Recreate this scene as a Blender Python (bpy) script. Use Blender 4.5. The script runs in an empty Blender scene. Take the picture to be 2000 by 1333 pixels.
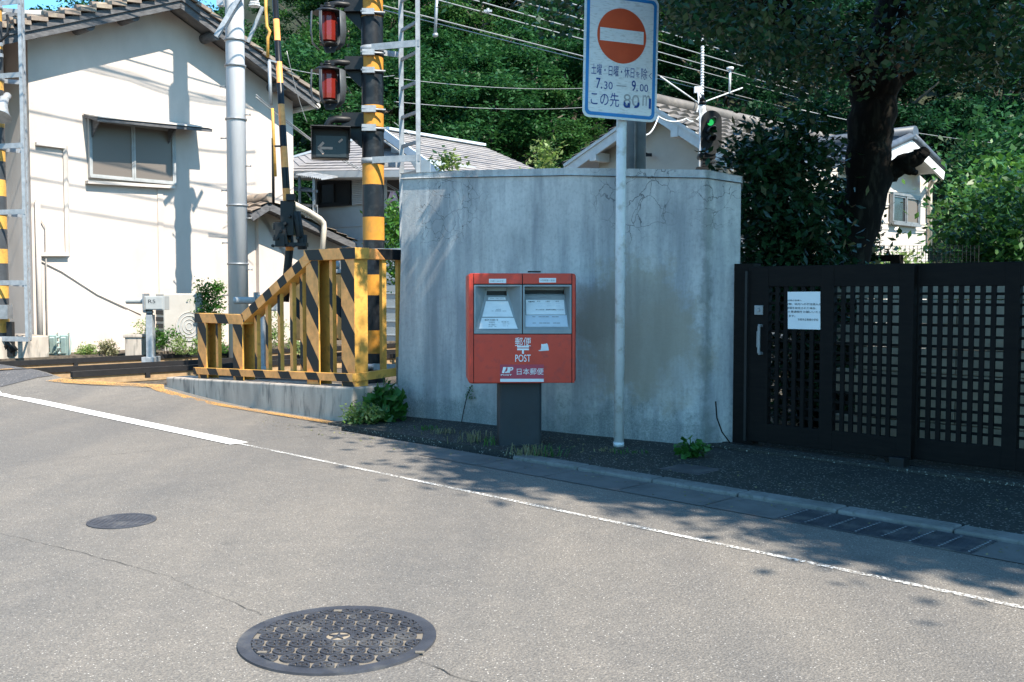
import bpy, math, random
import numpy as np
from mathutils import Vector, Matrix
S = bpy.context.scene
COL = S.collection
V = Vector
R = math.radians
rnd = random.Random(7)

# ------------------------------------------------------------------ camera, sky, sun, exposure
FPX = 1950.0; EYE = 1.2; PITCH = math.atan((666.5 - 570) / FPX)
cam = bpy.data.cameras.new('camera'); camo = bpy.data.objects.new('camera', cam); COL.objects.link(camo)
camo.location = (0, 0, EYE); camo.rotation_euler = (R(90) - PITCH, 0, 0)
cam.sensor_width = 36; cam.lens = 36 * FPX / 2000; cam.clip_end = 2000; cam.clip_start = .05
S.camera = camo

SUN_EL = R(50); SUN_H = V((.668, -.744, 0)).normalized()
SUN_DIR = SUN_H * math.cos(SUN_EL) + V((0, 0, math.sin(SUN_EL)))
wd = bpy.data.worlds.new('World'); S.world = wd; wd.use_nodes = True
nt = wd.node_tree; bgn = nt.nodes['Background']
sky = nt.nodes.new('ShaderNodeTexSky'); sky.sky_type = 'NISHITA'; sky.sun_disc = False
sky.sun_elevation = SUN_EL; sky.sun_rotation = math.atan2(SUN_H.x, SUN_H.y)
sky.air_density = 1.0; sky.dust_density = 0.4; sky.ozone_density = 4.0
tint = nt.nodes.new('ShaderNodeMix'); tint.data_type = 'RGBA'; tint.blend_type = 'MULTIPLY'; tint.inputs[0].default_value = 1; tint.inputs[7].default_value = (.7, 1.12, 1.17, 1)
nt.links.new(sky.outputs[0], tint.inputs[6]); nt.links.new(tint.outputs[2], bgn.inputs[0]); bgn.inputs[1].default_value = .13
sl = bpy.data.lights.new('sun', 'SUN'); sl.energy = 5.0; sl.angle = R(.53); sl.color = (1, .91, .78)
so = bpy.data.objects.new('sun', sl); COL.objects.link(so)
so.rotation_euler = SUN_DIR.to_track_quat('Z', 'Y').to_euler(); so.location = (20, -20, 30)
S.view_settings.view_transform = 'Standard'; S.view_settings.look = 'None'
S.view_settings.exposure = 1.2; S.view_settings.gamma = 1.0
S.cycles.max_bounces = 8; S.cycles.diffuse_bounces = 3; S.cycles.transparent_max_bounces = 12
S.cycles.caustics_reflective = False; S.cycles.caustics_refractive = False
S.cycles.sample_clamp_indirect = 6

# ------------------------------------------------------------------ geometry helpers
EX, EY, EZ = V((1, 0, 0)), V((0, 1, 0)), V((0, 0, 1))
Q = math.sqrt(.5)
UD, VD = V((-Q, Q, 0)), V((Q, Q, 0))           # along the road to the far left / along the rails to the far right
def uv(u, v, z=0.): return UD * u + VD * v + EZ * z
def ray(px, py):
    cx = (px - 1000) / FPX; cz = -(py - 666.5) / FPX
    return V((cx, math.cos(PITCH) + cz * math.sin(PITCH), -math.sin(PITCH) + cz * math.cos(PITCH)))
EYEP = V((0, 0, EYE))
def G(px, py, z=0.):                            # point of the photo on a level at height z
    d = ray(px, py); return EYEP + d * ((z - EYE) / d.z)
def D(px, py, y):                               # point of the photo at distance y
    d = ray(px, py); return EYEP + d * (y / d.y)
def PL(px, py, p0, n):                          # point of the photo on an upright plane
    d = ray(px, py); return EYEP + d * ((p0 - EYEP).dot(n) / d.dot(n))
def zroad(u, v=4.):                              # the road climbs to the crossing, sooner at the fence side
    s = 12.35 - max(0, min(1.5, v - 4.)) * 2.4
    t = min(1, max(0, (u - s) / (13.5 - s))); return .2 * t * t * (3 - 2 * t)

ORG = {}
class MB:
    def __init__(s): s.v = []; s.f = []; s.mi = []; s.sm = []
    def add(s, vs, fs, mi=0, smooth=False):
        b = len(s.v); s.v += [V(p) for p in vs]
        for f in fs: s.f.append([b + i for i in f]); s.mi.append(mi); s.sm.append(smooth)
        return s
    def box(s, c, size, ax=(EX, EY, EZ), mi=0, mis=None):
        c = V(c); a, b, d = ax[0] * (size[0] / 2), ax[1] * (size[1] / 2), ax[2] * (size[2] / 2)
        vs = [c + a * i + b * j + d * k for k in (-1, 1) for j in (-1, 1) for i in (-1, 1)]
        fs = [(0, 2, 3, 1), (4, 5, 7, 6), (0, 1, 5, 4), (2, 6, 7, 3), (0, 4, 6, 2), (1, 3, 7, 5)]  # -z +z -y +y -x +x
        if mis is None: return s.add(vs, fs, mi)
        b0 = len(s.v); s.v += vs
        for f, m_ in zip(fs, mis): s.f.append([b0 + i for i in f]); s.mi.append(m_); s.sm.append(False)
        return s
    def bar(s, p0, p1, w, h, up=EZ, mi=0):
        p0, p1 = V(p0), V(p1); x = (p1 - p0).normalized(); y = up.cross(x)
        if y.length < 1e-4: y = EX.copy()
        y.normalize(); z = x.cross(y)
        return s.box((p0 + p1) / 2, ((p1 - p0).length, w, h), (x, y, z), mi)
    def tube(s, pts, r, n=8, mi=0, cap=True, smooth=True):
        pts = [V(p) for p in pts]; m = len(pts); rs = r if isinstance(r, (list, tuple)) else [r] * m
        vs = []; prev = None
        for i, p in enumerate(pts):
            t = (pts[min(i + 1, m - 1)] - pts[max(i - 1, 0)]).normalized()
            if prev is None:
                a = t.cross(EZ) if abs(t.z) < .9 else t.cross(EX)
            else: a = prev - t * prev.dot(t)
            a.normalize(); prev = a; b = t.cross(a)
            for k in range(n):
                g = 2 * math.pi * k / n; vs.append(p + (a * math.cos(g) + b * math.sin(g)) * rs[i])
        fs = [(i * n + k, i * n + (k + 1) % n, (i + 1) * n + (k + 1) % n, (i + 1) * n + k) for i in range(m - 1) for k in range(n)]
        s.add(vs, fs, mi, smooth)
        if cap:
            b0 = len(s.v) - len(vs)
            for ring, rev in ((0, True), (m - 1, False)):
                f = [b0 + ring * n + k for k in range(n)]
                s.f.append(f[::-1] if rev else f); s.mi.append(mi); s.sm.append(False)
        return s
    def cyl(s, p0, p1, r0, r1=None, n=16, mi=0): return s.tube([p0, p1], [r0, r0 if r1 is None else r1], n, mi)
    def prism(s, poly, o, ex, ey, dv, mi=0, mis=None):
        n = len(poly); o = V(o)
        a = [o + ex * x + ey * y for x, y in poly]; b = [p + dv for p in a]
        fs = [list(range(n))[::-1], list(range(n, 2 * n))] + [(i, (i + 1) % n, n + (i + 1) % n, n + i) for i in range(n)]
        if mis: 
            b0 = len(s.v); s.v += a + b
            for k, f in enumerate(fs): s.f.append([b0 + i for i in f]); s.mi.append(mis[min(k, 2)]); s.sm.append(False)
            return s
        return s.add(a + b, fs, mi)
    def slab(s, pts, dv, mi=0):
        pts = [V(p) for p in pts]; n = len(pts)
        return s.add(pts + [p + dv for p in pts], [list(range(n))[::-1], list(range(n, 2 * n))] + [(i, (i + 1) % n, n + (i + 1) % n, n + i) for i in range(n)], mi)
    def disc(s, c, r, n=32, mi=0, r0=0., h=0.):
        c = V(c); o = [c + V((math.cos(2 * math.pi * k / n), math.sin(2 * math.pi * k / n), 0)) * r for k in range(n)]
        if r0 <= 0: s.add(o, [list(range(n))], mi)
        else:
            i_ = [c + V((math.cos(2 * math.pi * k / n), math.sin(2 * math.pi * k / n), 0)) * r0 for k in range(n)]
            s.add(o + i_, [(k, (k + 1) % n, n + (k + 1) % n, n + k) for k in range(n)], mi)
            if h:
                d = V((0, 0, -h))
                s.add(i_ + [p + d for p in i_], [(k, (k + 1) % n, n + (k + 1) % n, n + k) for k in range(n)], mi)
        if h: s.add(o + [p + V((0, 0, -h)) for p in o], [(k, n + k, n + (k + 1) % n, (k + 1) % n) for k in range(n)], mi)
        return s
    def build(s, name, mats, parent=None, bevel=0., org=None):
        if parent is not None: o = ORG[parent.name]
        elif org is not None: o = V(org)
        else:
            xs = [p.x for p in s.v]; ys = [p.y for p in s.v]
            o = V(((min(xs) + max(xs)) / 2, (min(ys) + max(ys)) / 2, min(p.z for p in s.v)))
        me = bpy.data.meshes.new(name); me.from_pydata([p - o for p in s.v], [], s.f)
        for m_ in (mats if isinstance(mats, (list, tuple)) else [mats]): me.materials.append(m_)
        me.polygons.foreach_set('material_index', s.mi); me.polygons.foreach_set('use_smooth', s.sm)
        me.update()
        ob = bpy.data.objects.new(name, me); COL.objects.link(ob)
        if parent is not None: ob.parent = parent
        else: ob.location = o
        ORG[ob.name] = o
        if bevel:
            b = ob.modifiers.new('bevel', 'BEVEL'); b.width = bevel; b.segments = 2; b.limit_method = 'ANGLE'; b.angle_limit = R(50)
        return ob

def tag(o, label=None, cat=None, group=None, kind=None):
    if label: o['label'] = label
    if cat: o['category'] = cat
    if group: o['group'] = group
    if kind: o['kind'] = kind
    return o
def thing(name, label, cat, loc, group=None):
    o = bpy.data.objects.new(name, None); COL.objects.link(o); o.location = V(loc); o.empty_display_size = .2
    ORG[o.name] = V(loc); return tag(o, label, cat, group)
def struct(o): o['kind'] = 'structure'; return o
def kids(o): return [c for c in bpy.data.objects if c.parent == o]
def copy_tree(o, loc=None, parent=None):
    c = o.copy(); COL.objects.link(c); ORG[c.name] = V(loc) if loc is not None else ORG[o.name]
    if parent is not None: c.parent = parent
    if loc is not None: c.location = loc
    for k in kids(o): copy_tree(k, None, c)
    return c

def text(s, o, ex, ey, w, h, mat, parent, name='lettering', lift=.002, bold=0.):
    """a line of writing centred on o, w wide (and h high), facing ex x ey"""
    cu = bpy.data.curves.new('writing', 'FONT'); cu.body = s; cu.offset = bold; cu.resolution_u = 3
    ob = bpy.data.objects.new('writing', cu); COL.objects.link(ob)
    dg = bpy.context.evaluated_depsgraph_get(); me = bpy.data.meshes.new_from_object(ob.evaluated_get(dg))
    bpy.data.objects.remove(ob)
    p = [v.co.copy() for v in me.vertices]; n = ex.cross(ey)
    m = MB()
    if p:
        x0, x1 = min(q.x for q in p), max(q.x for q in p); y0, y1 = min(q.y for q in p), max(q.y for q in p)
        kx = w / max(1e-6, x1 - x0); ky = h / max(1e-6, y1 - y0) if h else kx
        m.add([o + ex * ((q.x - (x0 + x1) / 2) * kx) + ey * ((q.y - (y0 + y1) / 2) * ky) + n * lift for q in p],
              [list(f.vertices) for f in me.polygons])
    return m.build(name, mat, parent)

# ------------------------------------------------------------------ materials
MATS = {}
def newmat(name):
    m = bpy.data.materials.new(name); m.use_nodes = True; MATS[name] = m
    n = m.node_tree; return m, n, n.nodes['Principled BSDF']
def nd(n, t, **kw):
    x = n.nodes.new(t)
    for k, v_ in kw.items():
        if k.startswith('i_'): x.inputs[int(k[2:])].default_value = v_
        else: setattr(x, k, v_)
    return x
def lk(n, a, b): n.links.new(a, b)
def col4(c): return (c[0], c[1], c[2], 1)
def coords(n, scale=(1, 1, 1)):
    tc = nd(n, 'ShaderNodeTexCoord'); mp = nd(n, 'ShaderNodeMapping'); mp.inputs['Scale'].default_value = scale
    lk(n, tc.outputs['Object'], mp.inputs[0]); return mp.outputs[0]
def noise(n, vec, scale, detail=5, rough=.55):
    x = nd(n, 'ShaderNodeTexNoise'); x.inputs['Scale'].default_value = scale; x.inputs['Detail'].default_value = detail
    x.inputs['Roughness'].default_value = rough; lk(n, vec, x.inputs['Vector']); return x.outputs['Fac']
def ramp(n, fac, stops):
    x = nd(n, 'ShaderNodeValToRGB'); e = x.color_ramp.elements
    while len(e) < len(stops): e.new(.5)
    for k, (p, c) in enumerate(stops):
        e[k].position = p; e[k].color = col4(c) if len(c) == 3 else c
    lk(n, fac, x.inputs[0]); return x.outputs[0]
def mix(n, fac, a, b):
    x = nd(n, 'ShaderNodeMix', data_type='RGBA')
    if isinstance(fac, (int, float)): x.inputs[0].default_value = fac
    else: lk(n, fac, x.inputs[0])
    for k, c in ((6, a), (7, b)):
        if isinstance(c, tuple): x.inputs[k].default_value = col4(c)
        else: lk(n, c, x.inputs[k])
    return x.outputs[2]
def mth(n, op, a, b=None, clamp=False):
    x = nd(n, 'ShaderNodeMath', operation=op); x.use_clamp = clamp
    for k, c in ((0, a), (1, b)):
        if c is None: continue
        if isinstance(c, (int, float)): x.inputs[k].default_value = c
        else: lk(n, c, x.inputs[k])
    return x.outputs[0]
def bump(n, bs, h, strength, dist=.01):
    x = nd(n, 'ShaderNodeBump'); x.inputs['Strength'].default_value = strength; x.inputs['Distance'].default_value = dist
    lk(n, h, x.inputs['Height']); lk(n, x.outputs[0], bs.inputs['Normal'])
def M(name, c, c2=None, scale=4., rough=.7, bumps=.15, bscale=60., metal=0., stretch=(1, 1, 1), spec=.3, lo=.35, hi=.65, c3=None, s3=30.):
    m, n, b = newmat(name); vec = coords(n, stretch)
    if c2 is None: c2 = tuple(x * .8 for x in c)
    f = noise(n, vec, scale, 7, .62); colr = ramp(n, f, [(lo, c2), (hi, c)])
    if c3: colr = mix(n, mth(n, 'MULTIPLY', ramp(n, noise(n, vec, s3, 6), [(.52, (0, 0, 0)), (.68, (1, 1, 1))]), .8), colr, c3)
    lk(n, colr, b.inputs['Base Color'])
    rr = nd(n, 'ShaderNodeMapRange'); rr.inputs[3].default_value = max(.03, rough - .12); rr.inputs[4].default_value = min(1, rough + .12)
    lk(n, f, rr.inputs[0]); lk(n, rr.outputs[0], b.inputs['Roughness'])
    b.inputs['Metallic'].default_value = metal; b.inputs['Specular IOR Level'].default_value = spec
    if bumps: bump(n, b, noise(n, coords(n), bscale, 4), bumps, .004)
    return m
def leafmat(name, cols, trans=.3, rough=.45, spec=.5):
    m, n, b = newmat(name); b.inputs['Specular IOR Level'].default_value = spec; gi = nd(n, 'ShaderNodeNewGeometry')
    c = ramp(n, gi.outputs['Random Per Island'], [(i / max(1, len(cols) - 1), k) for i, k in enumerate(cols)])
    lk(n, c, b.inputs['Base Color']); b.inputs['Roughness'].default_value = rough
    tr = nd(n, 'ShaderNodeBsdfTranslucent'); ms = nd(n, 'ShaderNodeMixShader'); ms.inputs[0].default_value = trans
    hs = nd(n, 'ShaderNodeHueSaturation'); hs.inputs['Value'].default_value = 1.5; hs.inputs['Hue'].default_value = .485
    lk(n, c, hs.inputs['Color']); lk(n, hs.outputs[0], tr.inputs[0])
    lk(n, b.outputs[0], ms.inputs[1]); lk(n, tr.outputs[0], ms.inputs[2])
    lk(n, ms.outputs[0], n.nodes['Material Output'].inputs[0]); return m
def stripemat(name, vec, period, off, duty, ca, cb, rough=.5):
    """two paints in bands across direction vec (object space), chipped a little"""
    m, n, b = newmat(name); tc = nd(n, 'ShaderNodeTexCoord')
    dp = nd(n, 'ShaderNodeVectorMath', operation='DOT_PRODUCT'); lk(n, tc.outputs['Object'], dp.inputs[0]); dp.inputs[1].default_value = vec
    fr = mth(n, 'FRACT', mth(n, 'DIVIDE', mth(n, 'ADD', dp.outputs['Value'], off), period))
    k = mth(n, 'LESS_THAN', fr, duty)
    nz = noise(n, tc.outputs['Object'], 9, 7, .65)
    A = mix(n, ramp(n, nz, [(.38, (0, 0, 0)), (.62, (1, 1, 1))]), tuple(x * .72 for x in ca), ca)
    B = mix(n, ramp(n, nz, [(.38, (0, 0, 0)), (.62, (1, 1, 1))]), tuple(x * .7 + .006 for x in cb), cb)
    cc = mix(n, k, B, A)
    chips = ramp(n, noise(n, tc.outputs['Object'], 38, 6, .7), [(.66, (0, 0, 0)), (.7, (1, 1, 1))])
    cc = mix(n, mth(n, 'MULTIPLY', chips, .35), cc, (.12, .075, .04)); b.inputs['Specular IOR Level'].default_value = .25
    lk(n, cc, b.inputs['Base Color']); b.inputs['Roughness'].default_value = rough
    bump(n, b, noise(n, tc.outputs['Object'], 70, 3), .08, .003)
    return m

# leaves: many small faces
def leaf_cloud(name, pts, size, mat, parent=None, seed=1, org=None, flat=.5, aspect=.55):
    rg = np.random.default_rng(seed); P = np.asarray(pts, float); N = len(P)
    if parent is not None: o = np.array(ORG[parent.name])
    elif org is not None: o = np.array(org)
    else: o = np.array([P[:, 0].mean(), P[:, 1].mean(), P[:, 2].min()])
    nz = rg.normal(size=(N, 3)); nz[:, 2] = np.abs(nz[:, 2]) + flat * 1.6; nz /= np.linalg.norm(nz, axis=1)[:, None]
    t = rg.normal(size=(N, 3)); t[:, 2] -= .35; t -= nz * (t * nz).sum(1)[:, None]; t /= np.linalg.norm(t, axis=1)[:, None]
    b = np.cross(nz, t); L = size * rg.uniform(.65, 1.35, N)[:, None]; Wd = L * aspect * .5
    q = np.empty((N, 4, 3)); P = P - o
    q[:, 0] = P - t * L * .5; q[:, 1] = P + b * Wd - nz * L * .12 - t * L * .05; q[:, 2] = P + t * L * .5 - nz * L * .15; q[:, 3] = P - b * Wd - nz * L * .12 - t * L * .05
    me = bpy.data.meshes.new(name); me.vertices.add(N * 4); me.vertices.foreach_set('co', q.reshape(-1).astype('f'))
    me.loops.add(N * 4); me.loops.foreach_set('vertex_index', np.arange(N * 4, dtype='i'))
    me.polygons.add(N); me.polygons.foreach_set('loop_start', np.arange(0, N * 4, 4, dtype='i'))
    me.materials.append(mat); me.update(); me.validate()
    ob = bpy.data.objects.new(name, me); COL.objects.link(ob)
    if parent is not None: ob.parent = parent
    else: ob.location = V(o)
    ORG[ob.name] = V(o); return ob

def tile_roof(mb, a, b, c, d, cols, rows, amp=.03, course=.025, mi=0):
    """a-b along the eave, d-c along the ridge; wavy tile columns in stepped courses"""
    a, b, c, d = map(V, (a, b, c, d)); n = (b - a).cross(d - a).normalized()
    if n.z < 0: n = -n
    K = 6; ns = max(1, cols * K) if amp else 1
    def P(s_, t_, h):
        p = (a * (1 - s_) + b * s_) * (1 - t_) + (d * (1 - s_) + c * s_) * t_
        w = abs(math.sin(math.pi * s_ * cols)) if amp else 0
        return p + n * (h + amp * w)
    for r_ in range(rows):
        t0, t1 = r_ / rows, (r_ + 1) / rows; vs = []
        for i in range(ns + 1):
            q = i / ns; vs += [P(q, t0, 0), P(q, t0, course), P(q, t1, 0)]
        fs = []
        for i in range(ns):
            k = i * 3; fs += [(k, k + 3, k + 4, k + 1), (k + 1, k + 4, k + 5, k + 2)]
        mb.add(vs, fs, mi, False)
    return mb
# ------------------------------------------------------------------ the materials of the place
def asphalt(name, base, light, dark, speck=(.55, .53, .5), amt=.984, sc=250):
    m, n, b = newmat(name); vec = coords(n)
    big = noise(n, vec, .55, 5, .6); mid = noise(n, vec, 7, 5, .6)
    c = mix(n, ramp(n, big, [(.38, (0, 0, 0)), (.64, (1, 1, 1))]), dark, base)
    c = mix(n, mth(n, 'MULTIPLY', ramp(n, mid, [(.45, (0, 0, 0)), (.7, (1, 1, 1))]), .45), c, light)
    vo = nd(n, 'ShaderNodeTexVoronoi'); vo.inputs['Scale'].default_value = sc; lk(n, vec, vo.inputs['Vector'])
    sp = nd(n, 'ShaderNodeSeparateColor'); lk(n, vo.outputs['Color'], sp.inputs[0])
    g1 = ramp(n, sp.outputs[0], [(0, (.6, .61, .63)), (.3, (.88, .88, .89)), (.75, (1.08, 1.07, 1.05)), (1, (1.45, 1.42, 1.37))])
    mu = nd(n, 'ShaderNodeMix', data_type='RGBA', blend_type='MULTIPLY'); mu.inputs[0].default_value = 1
    lk(n, c, mu.inputs[6]); lk(n, g1, mu.inputs[7])
    c = mix(n, ramp(n, sp.outputs[1], [(amt, (0, 0, 0)), (amt + .01, (1, 1, 1))]), mu.outputs[2], speck)
    vo3 = nd(n, 'ShaderNodeTexVoronoi'); vo3.inputs['Scale'].default_value = 1.3; lk(n, vec, vo3.inputs['Vector'])
    st = ramp(n, mth(n, 'ADD', vo3.outputs['Distance'], mth(n, 'MULTIPLY', mid, .25)), [(.13, (1, 1, 1)), (.24, (0, 0, 0))])
    c = mix(n, mth(n, 'MULTIPLY', st, .3), c, tuple(x * .5 for x in base))
    # wear lanes along the road, repairs, grit gathered towards the kerb
    tc = nd(n, 'ShaderNodeTexCoord'); mp = nd(n, 'ShaderNodeMapping'); mp.inputs['Rotation'].default_value = (0, 0, R(45)); mp.inputs['Scale'].default_value = (.9, .1, 1); lk(n, tc.outputs['Object'], mp.inputs[0])
    lane = ramp(n, noise(n, mp.outputs[0], 1.5, 4, .5), [(.38, (.84, .85, .87)), (.62, (1.08, 1.06, 1.03))])
    m2 = nd(n, 'ShaderNodeMix', data_type='RGBA', blend_type='MULTIPLY'); m2.inputs[0].default_value = 1; lk(n, c, m2.inputs[6]); lk(n, lane, m2.inputs[7]); c = m2.outputs[2]
    drip = ramp(n, noise(n, vec, 2.6, 6, .72), [(.655, (0, 0, 0)), (.72, (1, 1, 1))]); c = mix(n, mth(n, 'MULTIPLY', drip, .3), c, tuple(x * .5 for x in base))
    lk(n, c, b.inputs['Base Color']); b.inputs['Roughness'].default_value = .82; b.inputs['Specular IOR Level'].default_value = .35
    vo2 = nd(n, 'ShaderNodeTexVoronoi'); vo2.inputs['Scale'].default_value = 95; lk(n, vec, vo2.inputs['Vector'])
    bump(n, b, vo2.outputs['Distance'], .45, .006)
    return m
m_road = asphalt('worn_asphalt', (.166, .153, .137), (.193, .177, .158), (.145, .136, .125), (.46, .44, .41))
m_deck = asphalt('crossing_asphalt', (.085, .087, .095), (.1, .1, .108), (.07, .072, .08))
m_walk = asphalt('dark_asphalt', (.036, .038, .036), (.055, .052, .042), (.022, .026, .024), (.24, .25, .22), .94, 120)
m_soil = M('soil', (.12, .1, .075), (.07, .065, .045), 1.5, .95, .5, 25)
m_gravel = M('ballast_gravel', (.13, .105, .08), (.04, .034, .028), 18, .95, .9, 35)
m_kerb = M('kerb_concrete', (.2, .2, .195), (.125, .13, .125), 6, .85, .3, 90, c3=(.1, .105, .095))
m_gutter = M('gutter_concrete', (.15, .145, .14), (.1, .1, .098), 5, .88, .3, 90)
m_plinth = M('plinth_concrete', (.46, .4, .34), (.29, .255, .22), 3, .88, .4, 60, stretch=(1.6, 1.6, .35), c3=(.12, .118, .11), s3=9)
def paint(name, c, lo, hi, scale=55):
    m, n, b = newmat(name); vec = coords(n); b.inputs['Base Color'].default_value = col4(c); b.inputs['Roughness'].default_value = .7
    f = noise(n, vec, scale, 6, .7); g = noise(n, vec, 2.2, 3)
    a = ramp(n, mth(n, 'ADD', f, mth(n, 'MULTIPLY', g, .35)), [(lo, (0, 0, 0)), (hi, (1, 1, 1))])
    lk(n, a, b.inputs['Alpha']); bump(n, b, f, .3, .004); return m
m_white = paint('road_paint_white', (.8, .79, .76), .3, .42)
m_whitew = paint('worn_road_paint', (.72, .71, .68), .62, .78)
m_yellowl = paint('road_paint_yellow', (.5, .27, .08), .56, .76)
m_crack = M('crack_dark', (.045, .043, .04), (.02, .02, .02), 20, .95, 0)
m_tar = M('tar_joint', (.075, .074, .072), (.05, .05, .05), 20, .9, .4, 80)
m_iron = M('cast_iron', (.08, .085, .1), (.05, .053, .064), 8, .5, .3, 120, metal=.35, c3=(.15, .145, .14), s3=7)
m_irond = M('iron_dirt', (.215, .19, .155), (.14, .122, .1), 14, .9, .4, 120)
m_rust = M('rusty_steel', (.36, .25, .14), (.24, .16, .09), 12, .8, .3, 60)
m_railtop = M('rail_head', (.014, .013, .014), (.009, .009, .01), 14, .6, .1, 60)
m_galv = M('galvanised_steel', (.38, .4, .42), (.26, .28, .3), 14, .5, .1, 60, metal=.35)
m_steel = M('grey_steel', (.3, .31, .32), (.2, .21, .22), 10, .5, .1, 60, metal=.5)
m_black = M('black_paint', (.012, .013, .015), (.007, .008, .009), 10, .5, .1, 80)
m_blackm = M('black_metal', (.015, .016, .018), (.009, .01, .011), 10, .45, .1, 60, metal=.1)
YEL = (.92, .385, .115); BLK = (.009, .011, .014)
m_yel = M('yellow_paint', (.68, .37, .08), (.5, .27, .06), 7, .5, .12, 60, c3=(.3, .17, .05), s3=14)
m_wood = M('dark_stained_wood', (.011, .009, .008), (.006, .005, .005), 6, .7, .2, 60, stretch=(1, 1, 6), spec=.12)
m_paper = M('white_paper', (.8, .8, .8), (.72, .73, .74), 4, .6, .05, 30)
m_ink = M('print_ink', (.03, .03, .035), (.02, .02, .025), 8, .7, 0)
m_inkg = M('grey_print', (.3, .31, .33), (.2, .21, .23), 60, .7, 0)
m_poleW = M('white_pole_paint', (.68, .7, .71), (.56, .58, .6), 5, .42, .06, 60, c3=(.4, .38, .34), s3=16)
m_conc = M('pole_concrete', (.58, .585, .6), (.46, .465, .48), 6, .85, .25, 80, stretch=(1, 1, .2))
m_signw = M('sign_white', (.7, .73, .74), (.62, .66, .68), 3, .42, .03, 40, c3=(.45, .46, .46), s3=22, stretch=(1, 1, 5))
m_signb = M('sign_blue', (.025, .22, .55), (.02, .17, .42), 6, .45, 0)
m_signt = M('sign_text_blue', (.012, .06, .26), (.01, .05, .2), 6, .5, 0)
m_signr = M('sign_red', (.56, .085, .03), (.46, .065, .025), 5, .45, .02, 40)
m_grey = M('faded_print', (.36, .38, .4), (.25, .27, .29), 40, .6, 0)

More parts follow.
